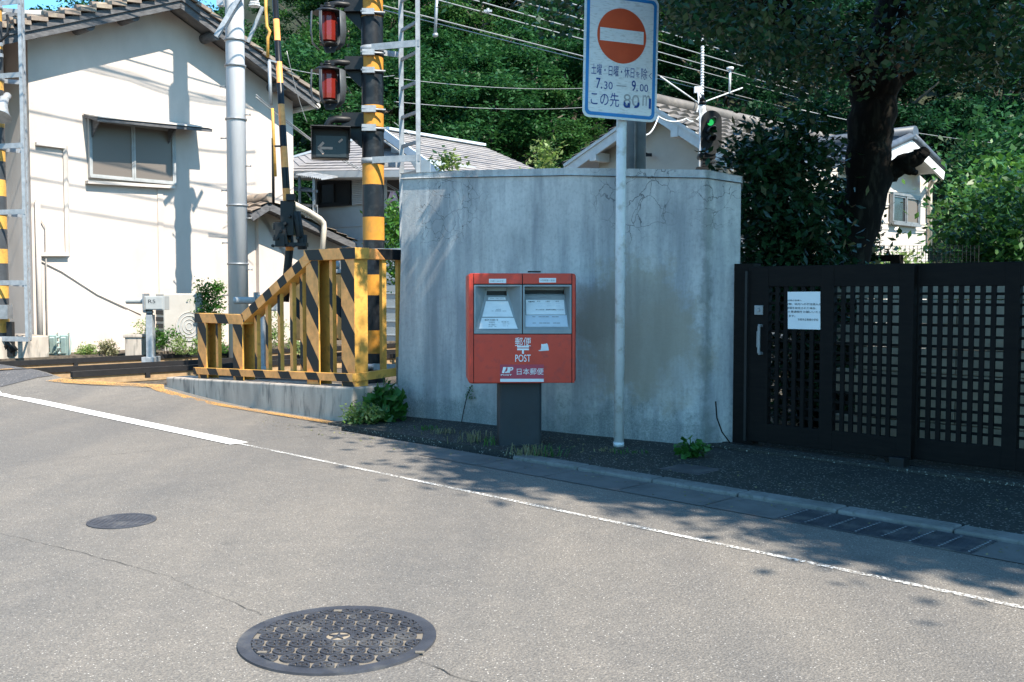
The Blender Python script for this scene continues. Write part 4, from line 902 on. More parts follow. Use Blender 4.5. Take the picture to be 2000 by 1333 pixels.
# ------------------------------------------------------------------ obstacle sensors
m_sens = M('sensor_grey', (.36, .375, .37), (.29, .3, .3), 5, .5, .08, 50)
def sensor(label, px, py, Y, k=1., txt='R5', right=False):
    c = D(px, py, Y); base = V((c.x + .03, c.y, .2 if Y > 14 else .06)); t = thing('obstacle_sensor', label, 'sensor', base, 'crossing obstacle sensors'); a = FPX / Y; q = lambda n: n / a * k
    f = MB(); f.box(c + V((q(15), 0, 0)), (q(40), .22, q(27))); f.box(c + V((q(15), -.115, 0)), (q(33), .01, q(24))); hd = f.build('housing', m_sens, t, bevel=.012)
    text(txt, c + V((q(11), -.12, q(3))), EX, EZ, q(14), q(7), m_ink, hd)
    f = MB(); f.tube([c + V((-q(4), 0, q(4))), c + V((-q(44), 0, q(4)))], q(6), 20, cap=False); f.cyl(c + V((-q(40), 0, q(4))), c + V((-q(10), 0, q(4))), q(5.6), n=20, mi=1); f.build('lens_hood', [m_sens, m_black], hd)
    f = MB(); f.box(c + V((-q(5), -.02, q(2))), (q(3), .24, q(32)))
    f.cyl(c + V((-q(2), 0, -q(10))), V((c.x - q(2), c.y, .75 * .55)), .03, n=10); f.cyl(c + V((q(4), 0, -q(10))), V((c.x + q(4), c.y, .42)), .025, n=10); f.box(c + V((q(1), 0, -q(18))), (q(12), .08, q(3))); f.cyl(c + V((-q(7), -.05, -q(16))), c + V((-q(7), .05, -q(16))), q(3.5), n=10); f.build('mount', m_steel, t)
    f = MB(); zt = c.z - q(33); f.box(V((c.x + q(2), c.y, (zt + .1) / 2)), (q(13), .13, zt - .1 + .15)); f.box(V((c.x + q(2), c.y, .14)), (q(24), .3, .14)); f.build('stand', m_galv, t, bevel=.006)
sensor('pale obstacle sensor marked R5 on a steel stand beside the rails', 291, 592, 15.2)
sensor('shaded obstacle sensor seen through the bars of the striped fence', 508, 592, 13.2, 1.15, 'R4')

# ------------------------------------------------------------------ the rails
t = thing('railway_track', 'dark steel railway rails running past the crossing on ballast', 'railway track', uv(13.3, 5, .07))
for u, dz, vc, vl in ((12.42, 0, 27.4, 45.2), (13.49, -.012, 20, 60), (14.75, .01, 20, 60)):
    f = MB()
    f.box(uv(u, vc, .075 + dz), (.13, vl, .03), (UD, VD, EZ), mi=1); f.box(uv(u, vc, .122 + dz), (.03, vl, .066), (UD, VD, EZ), mi=1); f.box(uv(u, vc, .188 + dz), (.075, vl, .07), (UD, VD, EZ), mi=0)
    for v in (5.75, 8.2): f.box(uv(u - .03, v, .12 + dz), (.04, .06, .09), (UD, VD, EZ), mi=0)
    f.build('rail', [m_railtop, m_rust], t)
# ------------------------------------------------------------------ white gable house across the tracks
m_stucco = M('cream_stucco', (.56, .49, .44), (.46, .4, .355), 1.2, .9, .25, 90, stretch=(1, 1, .5))
m_stucw = M('white_stucco', (.54, .5, .46), (.45, .41, .375), 1.4, .9, .2, 90)
m_kawara = M('grey_roof_tile', (.17, .17, .175), (.09, .09, .095), 5, .55, .2, 60, c3=(.24, .21, .17), s3=6)
m_kbrown = M('brown_roof_tile', (.25, .2, .16), (.15, .12, .1), 5, .6, .2, 60, c3=(.35, .3, .22), s3=6)
m_barge = M('weathered_board', (.13, .13, .135), (.06, .06, .065), 9, .8, .3, 40, stretch=(1, 1, 4))
m_redw = M('red_brown_board', (.2, .07, .05), (.12, .045, .035), 6, .8, .2, 40, stretch=(3, 3, .6))
m_frame = M('window_aluminium', (.36, .37, .37), (.28, .29, .29), 8, .45, 0)
def glass(name, c, rough=.12):
    m, n, b = newmat(name); vec = coords(n); b.inputs['Base Color'].default_value = col4(c); b.inputs['Roughness'].default_value = rough
    b.inputs['Specular IOR Level'].default_value = .6; bump(n, b, noise(n, vec, 1.3, 2), .06, .05); return m
m_glass = glass('dark_glass', (.03, .034, .036)); m_frost = glass('frosted_glass', (.14, .118, .1), .45); m_frostl = glass('pale_curtain_glass', (.4, .36, .33), .5)
HA = R(40.5); hd_ = V((math.sin(HA), math.cos(HA), 0)); hn = V((hd_.y, -hd_.x, 0)); H0 = V((-7.37, 15.43, 0))
def hw(px, py, off=0.): return PL(px, py, H0 + hn * off, hn)
def ht(p): return (p - H0).dot(hd_)
def hp_(t_, z, off=0.): return H0 + hd_ * t_ + hn * off + EZ * z
t = thing('gable_house', 'cream white house with tiled gable roof and brown window across the tracks', 'house', hp_(2.4, 0))
TL, TR = -.02, 4.93; ov = .47
ap = hw(352, 8, ov); tA = ht(ap); zA = ap.z; eL = hw(14, 77, ov); eR = hw(622, 210, ov)
slL = (zA - eL.z) / (tA - ht(eL)); slR = (zA - eR.z) / (ht(eR) - tA)
zz = lambda q: zA - (slL * (tA - q) if q < tA else slR * (q - tA)) + .02
f = MB(); f.prism([(TL, 0), (TR, 0), (TR, zz(TR)), (tA, zz(tA)), (TL, zz(TL))], H0, hd_, EZ, -hn * 7); f.build('wall', m_stucco, t)
f = MB(); th = .1
for (q0, q1) in ((ht(eL) - 1.2, tA), (tA, ht(eR))):
    a, b = hp_(q0, zz(q0) + .03, ov), hp_(q1, zz(q1) + .03, ov)
    f.slab([a, b, b - hn * 8, a - hn * 8], EZ * .09)
rf = f.build('roof', m_kawara, t)
f = MB()
for (q0, q1) in ((ht(eL) - 1.2, tA), (tA, ht(eR))):
    n_ = int(abs(q1 - q0) / .245)
    for k in range(n_):
        a = q0 + (q1 - q0) * k / n_; b = q0 + (q1 - q0) * (k + 1) / n_
        p, p2 = hp_(a, zz(a) + .16, ov + .03), hp_(b, zz(b) + .14, ov + .03)
        lo, hi = (p, p2) if q1 == tA else (p2, p)
        d = (hi - lo); f.bar(lo + EZ * .05, hi + EZ * .0, .16, .06); f.tube([lo + EZ * .09 - hn * .1, hi + EZ * .045 - hn * .1], .055, 8)
        for s_ in range(1, 5): f.bar(lo + EZ * .04 - hn * (.28 * s_), hi - EZ * .0 - hn * (.28 * s_), .2, .05)
f.build('verge_tile', m_kbrown, rf)
f = MB()
for (q0, q1) in ((ht(eL) - 1.2, tA), (tA, ht(eR))):
    for (dz, o_, hh) in ((-.05, ov + .0, .13), (.05, ov + .035, .09)):
        f.bar(hp_(q0, zz(q0) + dz + .03, o_), hp_(q1, zz(q1) + dz + .03, o_), .04, hh)
f.build('barge_board', m_barge, rf)
for (px, py) in ((175, 57), (263, 35), (424, 71), (555, 150)):
    p = hw(px, py, ov - .04); q = ht(p); f = MB(); f.cyl(hp_(q, zz(q) - .06, ov - .03), hp_(q, zz(q) - .06, -.1), .085, n=14); f.build('purlin', m_barge, rf)
f = MB(); f.tube([hw(622, 207, ov + .05), hw(628, 209, ov + .05) - hn * 3], .05, 8); f.build('gutter', m_stucw, rf)
# its window
def win_on(plane, cx0, cy0, cx1, cy1, nrm, par, panes, fw=.03, mf=m_frame, name='window', depth=.03, right=None):
    a, b, c, d = plane(cx0, cy0), plane(cx1, cy0), plane(cx1, cy1), plane(cx0, cy1)
    xr = (b - a); xr.z = 0; xr.normalize(); w = (b - a).dot(xr); zt = (a.z + b.z) / 2; zb = (c.z + d.z) / 2; o = V((a.x, a.y, 0)); h = zt - zb
    f = MB()
    def bx(x0, x1, z0, z1, o0, o1, mi=0): f.box(o + xr * ((x0 + x1) / 2) + EZ * ((z0 + z1) / 2) + nrm * ((o0 + o1) / 2), (x1 - x0, o1 - o0, z1 - z0), (xr, nrm, EZ), mi)
    bx(0, w, zt - fw, zt, 0, depth + .03); bx(0, w, zb, zb + fw, 0, depth + .05); bx(0, fw, zb + fw, zt - fw, 0, depth + .03); bx(w - fw, w, zb + fw, zt - fw, 0, depth + .03)
    ob = f.build(name, mf, par); n_ = len(panes)
    for i, pm in enumerate(panes):
        x0 = fw + (w - 2 * fw) * i / n_; x1 = fw + (w - 2 * fw) * (i + 1) / n_
        f = MB(); oo = .012 + .012 * (i % 2); bx(x0 + .004, x1 - .004, zb + fw, zt - fw, oo, oo + .008)
        f.build('pane', pm, ob)
        f = MB()
        for (q0, q1) in ((x0, x0 + .03), (x1 - .03, x1)): bx(q0, q1, zb + fw, zt - fw, oo + .008, oo + .03)
        bx(x0 + .03, x1 - .03, zb + fw, zb + fw + .03, oo + .008, oo + .03); bx(x0 + .03, x1 - .03, zt - fw - .03, zt - fw, oo + .008, oo + .03); f.build('sash', mf, ob)
    return ob, o, xr, w, zt, zb
a, b, c, d = hw(170, 232), hw(339, 256), hw(339, 362), hw(170, 350)
win_on(lambda x, y: hw(x, y, .01), 170, 241, 339, 355, hn, t, [m_frost, m_frost])
f = MB(); p0, p1 = hw(161, 224, .02), hw(384, 246, .02); xr = hd_
f.slab([p0, p1, p1 + hn * .5 + EZ * -.1, p0 + hn * .5 + EZ * -.1], EZ * .02, 0); f.slab([p0 + hn * .05, p1 + hn * .05, p1 + hn * .48 + EZ * -.11, p0 + hn * .48 + EZ * -.11], EZ * -.05, 1)
for q in (.08, .9): 
    e = p0.lerp(p1, q * .8); f.prism([(0, 0), (.3, -.08), (0, -.35)], e + EZ * -.03, hn, EZ, hd_ * .02, 1)
f.build('window_hood', [m_stucw, m_barge], t)
f = MB(); f.bar(hw(169, 356, .05), hw(339, 366, .05), .1, .05); f.build('window_sill', m_stucw, t)
f = MB()
pa, pb, pc_, pd = hw(70, 281, .03), hw(128, 288, .03), hw(132, 497, .03), hw(78, 497, .03)
f.bar(pa, pb, .06, .05); f.bar(pb + EZ * .02, V((pb.x, pb.y, pc_.z)), .06, .05, EX); f.bar(V((pb.x, pb.y, pc_.z)), pd, .1, .06); f.build('wall_panel_trim', m_stucw, t)
f = MB(); q = ht(hw(312, 370)); f.box(hp_(q, 1.8, .006), (.1, .02, 3.6), (hd_, hn, EZ)); q0, q1 = ht(hw(72, 560)), ht(hw(300, 570)); f.box(hp_((q0 + q1) / 2, .45, .005), (q1 - q0, .02, .9), (hd_, hn, EZ)); f.build('wall_plinth', m_stucco, t)
f = MB(); q = ht(hw(75, 600)); f.tube([hp_(q, .2, .05), hp_(q, 2.6, .05)], .04, 8); f.tube([hp_(q + .1, .2, .04), hp_(q + .12, 2.2, .04), hp_(q - .02, 2.45, .04)], .012, 6); f.tube([hw(70, 505, .02), hw(120, 530, .02), hw(190, 575, .02), hw(275, 615, .02)], .01, 6); f.build('conduit', m_stucw, t)
f = MB(); f.box(hw(428, 588, .03), (.12, .05, .16), (hd_, hn, EZ)); f.build('meter_box', m_stucw, t, bevel=.01)
# wing at the far left, set back: red-brown boards above, white panel below
t = thing('side_wing', 'red brown boarded wing with white lower panel left of the cream house', 'house', hp_(-1.6, 0, -1.2))
f = MB(); f.prism([(-4, 0), (-.05, 0), (-.05, 4.75), (-4, 3.3)], H0 - hn * 1.2, hd_, EZ, -hn * 3); f.build('wall', m_redw, t)
f = MB(); f.box(hp_(-1.6, 1.7, -1.14), (2.9, .1, 3.4), (hd_, hn, EZ)); f.box(hp_(-1.6, 3.42, -1.1), (2.9, .18, .06), (hd_, hn, EZ)); f.build('lower_panel', m_stucw, t)
f = MB(); f.box(hp_(-1.7, 4.62, -1.0), (3.2, .5, .1), (hd_, hn, EZ)); f.box(hp_(-1.7, 4.4, -1.15), (3.2, .1, .08), (hd_, hn, EZ)); f.build('eave_beam', m_barge, t)
p = D(40, 45, 24); t = thing('distant_house', 'white wall and grey roof corner seen over the tiles at the far left', 'house', V((p.x, p.y, 0)))
f = MB(); f.box(V((p.x - 1.0, p.y + 2, (p.z + .3) / 2)), (3.2, 4, p.z + .3)); f.build('wall', m_stucw, t)
f = MB(); A = D(30, 30, 23.5); B = D(88, 75, 23.5); f.slab([A, B, B + EY * 6, A + EY * 6], EZ * .15); A2 = A - EX * 3 - EZ * 1.3; f.slab([A2, A, A + EY * 6, A2 + EY * 6], EZ * .15); f.build('roof', m_kawara, t)

# ------------------------------------------------------------------ lean-to with its own small tiled gable, at the right end of the house
t = thing('tiled_annex', 'low annex with brown tiled gable and cream downpipe right of the cream house', 'annex', hp_(5.2, 0, .35))
o1 = .55
an = hw(524, 402, o1); qa, za = ht(an), an.z; l_ = hw(490, 424, o1); r_ = hw(694, 480, o1)
f = MB(); ql, qr = ht(hw(505, 440, .1)), ht(hw(668, 470, .1))
sr = (za - r_.z) / (ht(r_) - qa); sl_ = (za - l_.z) / (qa - ht(l_))
f.prism([(ql, 0), (qr, 0), (qr, za - sr * (qr - qa)), (qa, za), (ql, za - sl_ * (qa - ql))], H0 + hn * .1, hd_, EZ, -hn * 2.5); f.build('wall', m_stucco, t)
f = MB()
for (A, B) in ((l_, an), (an, r_)):
    lo, hi = (A, B) if A.z < B.z else (B, A)
    f.slab([lo, hi, hi - hn * 3, lo - hn * 3], EZ * .06, 1)
    f.bar(lo + hn * .01 - EZ * .02, hi + hn * .01 - EZ * .02, .04, .12, EZ, 1)
    tile_roof(f, lo + EZ * .07 + hn * .06, lo + EZ * .07 - hn * 3, hi + EZ * .07 - hn * 3, hi + EZ * .07 + hn * .06, 9, max(2, int((hi - lo).length / .24)), .035, .04, 0)
f.tube([an + EZ * .14 + hn * .08, an + EZ * .14 - hn * 3], .09, 10, 0)
rf = f.build('roof', [m_kbrown, m_barge], t)
m_pipe = M('cream_pipe', (.6, .54, .45), (.5, .44, .36), 6, .5, .05, 40)
f = MB(); f.tube([hw(572, 398, o1 + .12), hw(600, 412, o1 + .12), hw(625, 428, o1 + .12), hw(632, 436, o1 + .12), hw(633, 446, o1 + .12), hw(629, 500, o1 + .12)], .052, 12)
f.tube([hw(575, 408, o1 + .06), hw(618, 432, o1 + .06), hw(627, 440, o1 + .06)], .02, 8); f.build('downpipe', m_pipe, t)

# ------------------------------------------------------------------ grey house with hipped slate roof, balcony and washing
m_siding = M('blue_grey_siding', (.36, .42, .45), (.3, .35, .38), 2, .7, .15, 50)
m_slate = M('slate_roof', (.3, .285, .285), (.21, .2, .205), 3, .75, .25, 50, stretch=(1, 1, 3), c3=(.36, .33, .3), s3=7)
m_soff = M('pale_soffit', (.42, .45, .47), (.36, .39, .41), 5, .7, 0); m_bluew = M('blue_white_board', (.55, .62, .68), (.45, .52, .58), 6, .6, 0)
m_dkwin = M('dark_window_frame', (.02, .022, .024), (.014, .015, .016), 8, .5, 0)
gt0 = (-UD * .989 + VD * .148).normalized(); gn = V((gt0.y, -gt0.x, 0)); gn = gn if gn.y < 0 else -gn
GP0 = D(705, 400, 20.)
gw = lambda x, y, o=0.: PL(x, y, GP0 + gn * o, gn)
t = thing('slate_roof_house', 'grey sided house with hipped slate roofs and a dark shuttered window', 'house', V((GP0.x, GP0.y, 0)))
f = MB(); a, b = gw(614, 345), gw(840, 340); zt_ = a.z + .1; a.z = b.z = 0
f.slab([a, b, b - gn * 5, a - gn * 5], EZ * zt_)
wl = f.build('wall', m_siding, t)
f = MB()
for k in range(9):
    z = .35 + .27 * k; f.bar(a + gn * .008 + EZ * z, b + gn * .008 + EZ * z, .02, .012)
f.build('siding_seam', m_soff, t)
FL, FR = gw(560, 336, .55), gw(812, 333, .55); RD = D(752, 259, 22.5); BL = D(545, 318, 23.5)
f = MB(); tile_roof(f, FL, FR, RD + EX * .15, RD - EX * .02, 1, 16, 0, .018); tile_roof(f, BL, FL, RD + V((-.1, .3, 0)), RD, 1, 16, 0, .018)
f.add([FL, FR, RD, BL], [(0, 1, 2), (0, 2, 3)])
rf = f.build('roof', m_slate, t)
f = MB(); f.bar(FL - EZ * .06, FR - EZ * .06, .05, .12, mi=1); f.bar(FL - EZ * .06, BL - EZ * .06, .05, .12, mi=1); f.bar(BL + EZ * .03, RD + EZ * .03, .1, .05); f.slab([FL - EZ * .1, FR - EZ * .1, FR - gn * .6 - EZ * .1, FL - gn * .6 - EZ * .1], EZ * -.03, 1)
f.build('ridge_cap', [m_bluew, m_soff], rf)
# second roof in front with its pale verge
R1 = D(752, 256, 20.2); s_ = 2.7; R2 = R1 + VD * s_; E1 = D(878, 346, 18.6); E2 = R2 - UD * ((E1 - R1).dot(-UD)) * 1.0 + VD * 1.5; E2 = V((E2.x, E2.y, E1.z - .1)); R2 = D(945, 288, R2.y)
f = MB(); tile_roof(f, E1, E2, R2, R1, 1, 18, 0, .02); f.add([R1, R2, E2, E1, R1 + UD * 2 - EZ * 1.2, R2 + UD * 2 - EZ * 1.2], [(0, 1, 5, 4)]); tile_roof(f, E2, E2 + UD * 3.2 + VD * .2, R2 + VD * .02, R2, 1, 14, 0, .02)
rf2 = f.build('roof', m_slate, t)
f = MB(); f.bar(R1 - VD * .05 - EZ * .04, E1 - VD * .05 - EZ * .04, .05, .16); f.bar(R1 + VD * .1 - EZ * .2, E1 + VD * .1 - EZ * .2, .25, .03, mi=1); f.bar(R1 + EZ * .05, R2 + EZ * .05, .14, .05); f.build('verge_board', [m_bluew, m_soff], rf2)
f = MB(); e = E1 - R1; f.add([R1 + VD * .15 - EZ * .12, E1 + VD * .15 - EZ * .12, V((E1.x, E1.y, 0)) + VD * .15, V((R1.x, R1.y, 0)) + VD * .15], [(0, 1, 2, 3)]); f.build('gable_wall', m_siding, t)
win_on(lambda x, y: gw(x, y, .02), 623, 352, 687, 404, gn, t, [m_glass, m_dkwin], .05, m_dkwin)
f = MB(); A = gw(688, 351, .06); B = gw(716, 399, .06); xr = -UD * .989 + VD * .148
h0 = A.z - B.z
for k in range(14): f.box(V((A.x + B.x, A.y + B.y, 0)) / 2 + EZ * (B.z + h0 * (k + .5) / 14), ((B - A).dot(gt0), .03, h0 / 14 * .7), (gt0, gn, EZ))
f.build('shutter', m_soff, t)
# balcony with corrugated cover, rails and poles
f = MB(); c0, c1 = gw(575, 343, 1.0), gw(628, 352, 1.0)
tile_roof(f, c0, c1, c1 - gn * 1.0 + EZ * .2, c0 - gn * 1.0 + EZ * .2, 14, 1, .03, .0); f.build('balcony_cover', m_steel, t)
f = MB()
b0, b1 = gw(566, 398, .9), gw(620, 402, .9)
for px in (585, 613): A = gw(px, 345, .9); f.bar(A, V((A.x, A.y, .0)), .05, .05, EX)
for py in (370, 399): f.bar(gw(566, py, .9), gw(619, py + 4, .9), .05, .05)
for k in range(13): A = (b0 + EZ * .0).lerp(b1, k / 12); f.bar(A, A - EZ * .55, .015, .015, EX)
f.bar(gw(566, 366, .85), gw(612, 369, .85), .02, .02); f.bar(gw(596, 372, .88), gw(612, 394, .88), .02, .02); f.cyl(gw(584, 366, .8), gw(588, 366, .8), .03, n=8); f.build('balcony', m_steel, t)
f = MB(); A, B = gw(757, 352, .02), gw(800, 420, .02); f.box((A + B) / 2, ((B - A).dot(gt0), .03, A.z - B.z), (gt0, gn, EZ)); f.build('dark_opening', m_dkwin, t)
m_pink = M('pink_white_cloth', (.62, .42, .45), (.5, .3, .33), 6, .9, .1, 20); m_stripe = M('striped_cloth', (.5, .36, .4), (.2, .14, .17), 40, .9, 0, stretch=(1, 1, .1))
def cloth(px0, py0, px1, py1, mat, label):
    f = MB(); n_ = 9; A, B = gw(px0, py0, .45), gw(px1, py0, .45); h = A.z - gw(px0, py1, .45).z; vs = []
    for i in range(n_):
        q = i / (n_ - 1); p = A.lerp(B, q); 
        for j in range(5): vs.append(p - EZ * h * j / 4 + gn * .03 * math.sin(q * 11 + j * .4) * (.3 + j / 4) + gt0 * (q - .5) * .04 * j)
    f.add(vs, [(i * 5 + j, i * 5 + j + 1, i * 5 + j + 6, i * 5 + j + 5) for i in range(n_ - 1) for j in range(4)], 0, True)
    o = f.build('laundry', mat); md = o.modifiers.new('thick', 'SOLIDIFY'); md.thickness = .008
    return tag(o, label, 'laundry', 'washing on the line')
cloth(763, 373, 771, 398, m_pink, 'pink and white garment hanging right of the banded pole')
cloth(786, 378, 797, 400, m_stripe, 'dark striped garment hanging beside the grey wall edge')
f = MB(); f.bar(gw(756, 373, .45), gw(805, 377, .45), .02, .02); f.build('drying_pole', m_steel, t)
f = MB(); f.bar(gw(757, 403, .5), gw(800, 404, .5), .04, .05); 
for k in range(10): A = gw(757, 403, .5).lerp(gw(800, 404, .5), k / 9); f.bar(A, A - EZ * .5, .02, .02, EX)
f.build('veranda_rail', m_barge, t)

# ------------------------------------------------------------------ cream gable house behind the grey wall
m_plcream = M('grey_cream_render', (.5, .47, .42), (.43, .4, .36), 2, .9, .2, 60)
m_whb = M('white_board', (.66, .66, .65), (.55, .56, .56), 8, .6, .05, 40)
CV = 13.0; cw = lambda x, y, o=0.: PL(x, y, uv(8, CV) - VD * o, VD)
apx = cw(1272, 212, .35); lft = cw(1104, 330, .35); rgt = cw(1436, 318, .35); ua = (apx.x * -Q + apx.y * Q)
ul, ur = (lft.y - lft.x) * Q, (rgt.y - rgt.x) * Q
t = thing('cream_gable_house', 'cream house with white barge boards and tiled gable above the grey wall', 'house', uv(ua, CV + .1))
kl, kr = (apx.z - lft.z) / (ul - ua), (apx.z - rgt.z) / (ua - ur)
f = MB(); w0, w1 = ul - .45, ur + .35
f.prism([(w0, 0), (w1, 0), (w1, apx.z - kr * (ua - w1)), (ua, apx.z), (w0, apx.z - kl * (w0 - ua))], V((0, 0, 0)) + VD * CV, UD, EZ, VD * 6); f.build('wall', m_plcream, t)
f = MB(); dz = EZ * .05
f.slab([lft, apx, apx + VD * 6.8, lft + VD * 6.8], dz, 1); f.slab([apx, rgt, rgt + VD * 6.8, apx + VD * 6.8], dz, 1)
tile_roof(f, rgt + dz * 1.2 - VD * .05, rgt + dz * 1.2 + VD * 6.8, apx + dz * 1.2 + VD * 6.8, apx + dz * 1.2 - VD * .05, 24, 9, .045, .05, 0); tile_roof(f, lft + dz * 1.2 - VD * .05, lft + dz * 1.2 + VD * 6.8, apx + dz * 1.2 + VD * 6.8, apx + dz * 1.2 - VD * .05, 24, 9, .045, .05, 0)
f.tube([apx + EZ * .14 - VD * .1, apx + EZ * .14 + VD * 6.8], .1, 10, 0)
m_kgrey = M('grey_brown_tile', (.17, .155, .145), (.1, .095, .09), 5, .65, .2, 60, c3=(.24, .215, .19), s3=6)
rf = f.build('roof', [m_kgrey, m_whb], t)
f = MB()
for (a, b) in ((lft, apx), (apx, rgt)): f.bar(a - EZ * .05, b - EZ * .05, .04, .15); f.bar(a + EZ * .05 - VD * .02, b + EZ * .05 - VD * .02, .05, .05)
for q, s in ((.35, 0), (.75, 0), (.3, 1), (.7, 1), (.02, 0)):
    p = (lft.lerp(apx, q) if s == 0 else apx.lerp(rgt, q)) - EZ * .13; f.box(p + VD * .15, (.13, .36, .14), (UD, VD, EZ))
f.build('barge_board', m_whb, rf)
f = MB(); f.cyl(cw(1262, 302, .1), cw(1262, 302, .2), .03, n=10); f.box(cw(1267, 303, .2), (.1, .02, .05)); f.build('wall_spout', m_black, t)
f = MB(); p = apx + VD * 5.6 - UD * .7 - EZ * .25; f.cyl(p, p + EZ * .75, .1, n=14); f.cyl(p + EZ * .75, p + EZ * .82, .13, n=14); f.build('vent_pipe', m_pipe, rf)
# TV aerial with guy wires
ab = D(1371, 207, 16.6); at_ = D(1363, 68, 16.6); t = thing('roof_aerial', 'thin pale aerial mast with guy wires on the cream house roof', 'aerial', ab - EZ * .25)
f = MB(); f.tube([ab - EZ * .25, V((ab.x, ab.y, at_.z))], .022, 8)
for k in range(26): z = ab.z + (at_.z - ab.z) * k / 26; f.cyl(V((ab.x, ab.y, z)), V((ab.x, ab.y, z + .02)), .03, n=8)
f.build('mast', m_poleW, t)
f = MB(); hub = D(1363, 176, 16.6)
f.box(hub, (.12, .06, .1)); 
for e in (D(1290, 150, 16.), D(1450, 172, 17.2), D(1380, 222, 16.2), D(1366, 220, 16.0)): f.tube([D(1366, 203, 16.6) if e.z > 4.3 else hub, e], .012, 6)
f.tube([D(1426, 135, 17), D(1425, 180, 17)], .02, 6); f.cyl(D(1426, 137, 17), D(1426, 132, 17), .06, n=10)
f.tube([D(1366, 200, 16.5), D(1360, 222, 16.4), D(1364, 230, 16.4), D(1370, 226, 16.4), D(1368, 214, 16.4)], .012, 6); f.build('guy_wire', m_poleW, t)

# ------------------------------------------------------------------ railway signal and the grey pole
Y = 12.; sb = D(1371, 320, Y); t = thing('railway_signal', 'black three light railway signal showing green on a white post', 'railway signal', V((sb.x, sb.y, 0)))
a = Y / FPX; f = MB(); f.cyl(V((sb.x, Y, -.05)), V((sb.x, Y, D(0, 205, Y).z)), 6.3 * a, n=18); f.build('post', m_poleW, t)
f = MB(); f.cyl(V((sb.x, Y, D(0, 205, Y).z)), V((sb.x, Y, D(0, 197, Y).z)), 8 * a, 6 * a, 16); f.cyl(V((sb.x, Y, D(0, 198, Y).z)), V((sb.x, Y, D(0, 186, Y).z)), 7 * a, 1 * a, 16); f.build('finial', m_blackm, t)
sc_ = D(1390, 259, Y - .2); shw, shh = 40 * a, 83 * a
f = MB(); o = []
for k in range(25): g = math.pi * k / 24; o.append((shw / 2 * math.cos(g), shh / 2 - shw / 2 + shw / 2 * math.sin(g)))
for k in range(25): g = math.pi + math.pi * k / 24; o.append((shw / 2 * math.cos(g), -shh / 2 + shw / 2 + shw / 2 * math.sin(g)))
sy = R(8); s1 = V((math.cos(sy), math.sin(sy), 0)); so_ = V((math.sin(sy), -math.cos(sy), 0))
f.prism(o, sc_ - so_ * .03, s1, EZ, so_ * .03); f.box(sc_ - so_ * .1, (shw * .5, .18, shh * .75), (s1, so_, EZ)); bb = f.build('backboard', m_black, t)
mg = newmat('green_signal_light')[0]; b_ = mg.node_tree.nodes['Principled BSDF']; b_.inputs['Base Color'].default_value = (.01, .3, .08, 1); b_.inputs['Emission Color'].default_value = (.05, .9, .22, 1); b_.inputs['Emission Strength'].default_value = .3
for k, py in enumerate((240, 257, 273)):
    c = D(1387, py, Y - .2) + so_ * .006; f = MB(); f.cyl(c, c + so_ * .012, 6 * a, n=20); ln = f.build('signal_lens', mg if k == 0 else m_bayd, bb)
    f = MB(); vs = []
    for i in range(13):
        g = R(-20 + 220 * i / 12); d = s1 * math.cos(g) + EZ * math.sin(g); vs += [c + d * 7.5 * a, c + d * 7.2 * a + so_ * .15 * (.5 + .5 * max(0, math.sin(g)))]
    f.add(vs, [(2 * i, 2 * i + 2, 2 * i + 3, 2 * i + 1) for i in range(12)], 0, True); o = f.build('signal_hood', m_hood, bb); o.modifiers.new('thick', 'SOLIDIFY').thickness = .006
f = MB(); c = D(1380, 306, Y - .1); f.box(c, (30 * a, .16, 10 * a)); f.box(c - EZ * 12 * a, (18 * a, .1, 14 * a)); f.box(D(1383, 318, Y - .1), (24 * a, .12, 4 * a)); f.box(D(1372, 330, Y - .1), (22 * a, .12, 6 * a)); f.cyl(c + V((-.07, -.1, 0)), c + V((-.07, .1, 0)), .03, n=10); f.build('bracket', m_blackm, t)
gp = D(1241, 330, 11.2); gp.z = 0; m_dpole = M('dark_grey_pole', (.2, .22, .23), (.13, .145, .155), 5, .6, .1, 60)
t = thing('signal_mast', 'thick dark grey steel pole standing behind the road sign plate', 'pole', gp)
f = MB(); f.cyl(gp - EZ * .1, gp + EZ * 9, 21 * 11.2 / FPX, 18 * 11.2 / FPX, 28); f.build('pole', m_dpole, t)
f = MB(); f.tube([gp + V((-.02, -.125, 0)), gp + V((-.018, -.12, 9))], .012, 6); f.build('conduit', m_steel, t)

# ------------------------------------------------------------------ white house at the right, behind the tree
DU = 7.2; dw = lambda x, y, o=0.: PL(x, y, uv(DU - o, 16), UD)
ap = dw(1782, 280, .4); rg = dw(1842, 338, .4); va, vr_ = (ap.x + ap.y) * Q, (rg.x + rg.y) * Q; kk = (ap.z - rg.z) / (vr_ - va)
t = thing('white_gable_house', 'white gabled house with blue grey tiles seen beyond the gate tree', 'house', uv(DU, va))
vR = (dw(1814, 400).x + dw(1814, 400).y) * Q; vL = va - (vR - va) * 1.6
f = MB(); f.prism([(vL, 0), (vR, 0), (vR, ap.z - kk * (vR - va)), (va, ap.z), (vL, ap.z - kk * (va - vL))], uv(DU, 0), VD, EZ, UD * 5); f.build('wall', m_stucw, t)
m_ktile = M('blue_grey_tile', (.09, .11, .135), (.05, .06, .08), 6, .45, .1, 60)
f = MB(); lf = uv(DU - .4, va - (vr_ - va) * 1.35, 0); lf.z = ap.z - kk * (vr_ - va) * 1.35
for (lo) in (lf, rg):
    f.slab([lo, ap, ap + UD * 6, lo + UD * 6], EZ * .05, 1); tile_roof(f, lo + EZ * .06, lo + EZ * .06 + UD * 6, ap + EZ * .06 + UD * 6, ap + EZ * .06, 20, 7, .05, .05, 0); f.tube([lo + EZ * .1, ap + EZ * .12], .06, 8, 0); f.bar(lo - EZ * .05, ap - EZ * .05, .04, .14, EZ, 1)
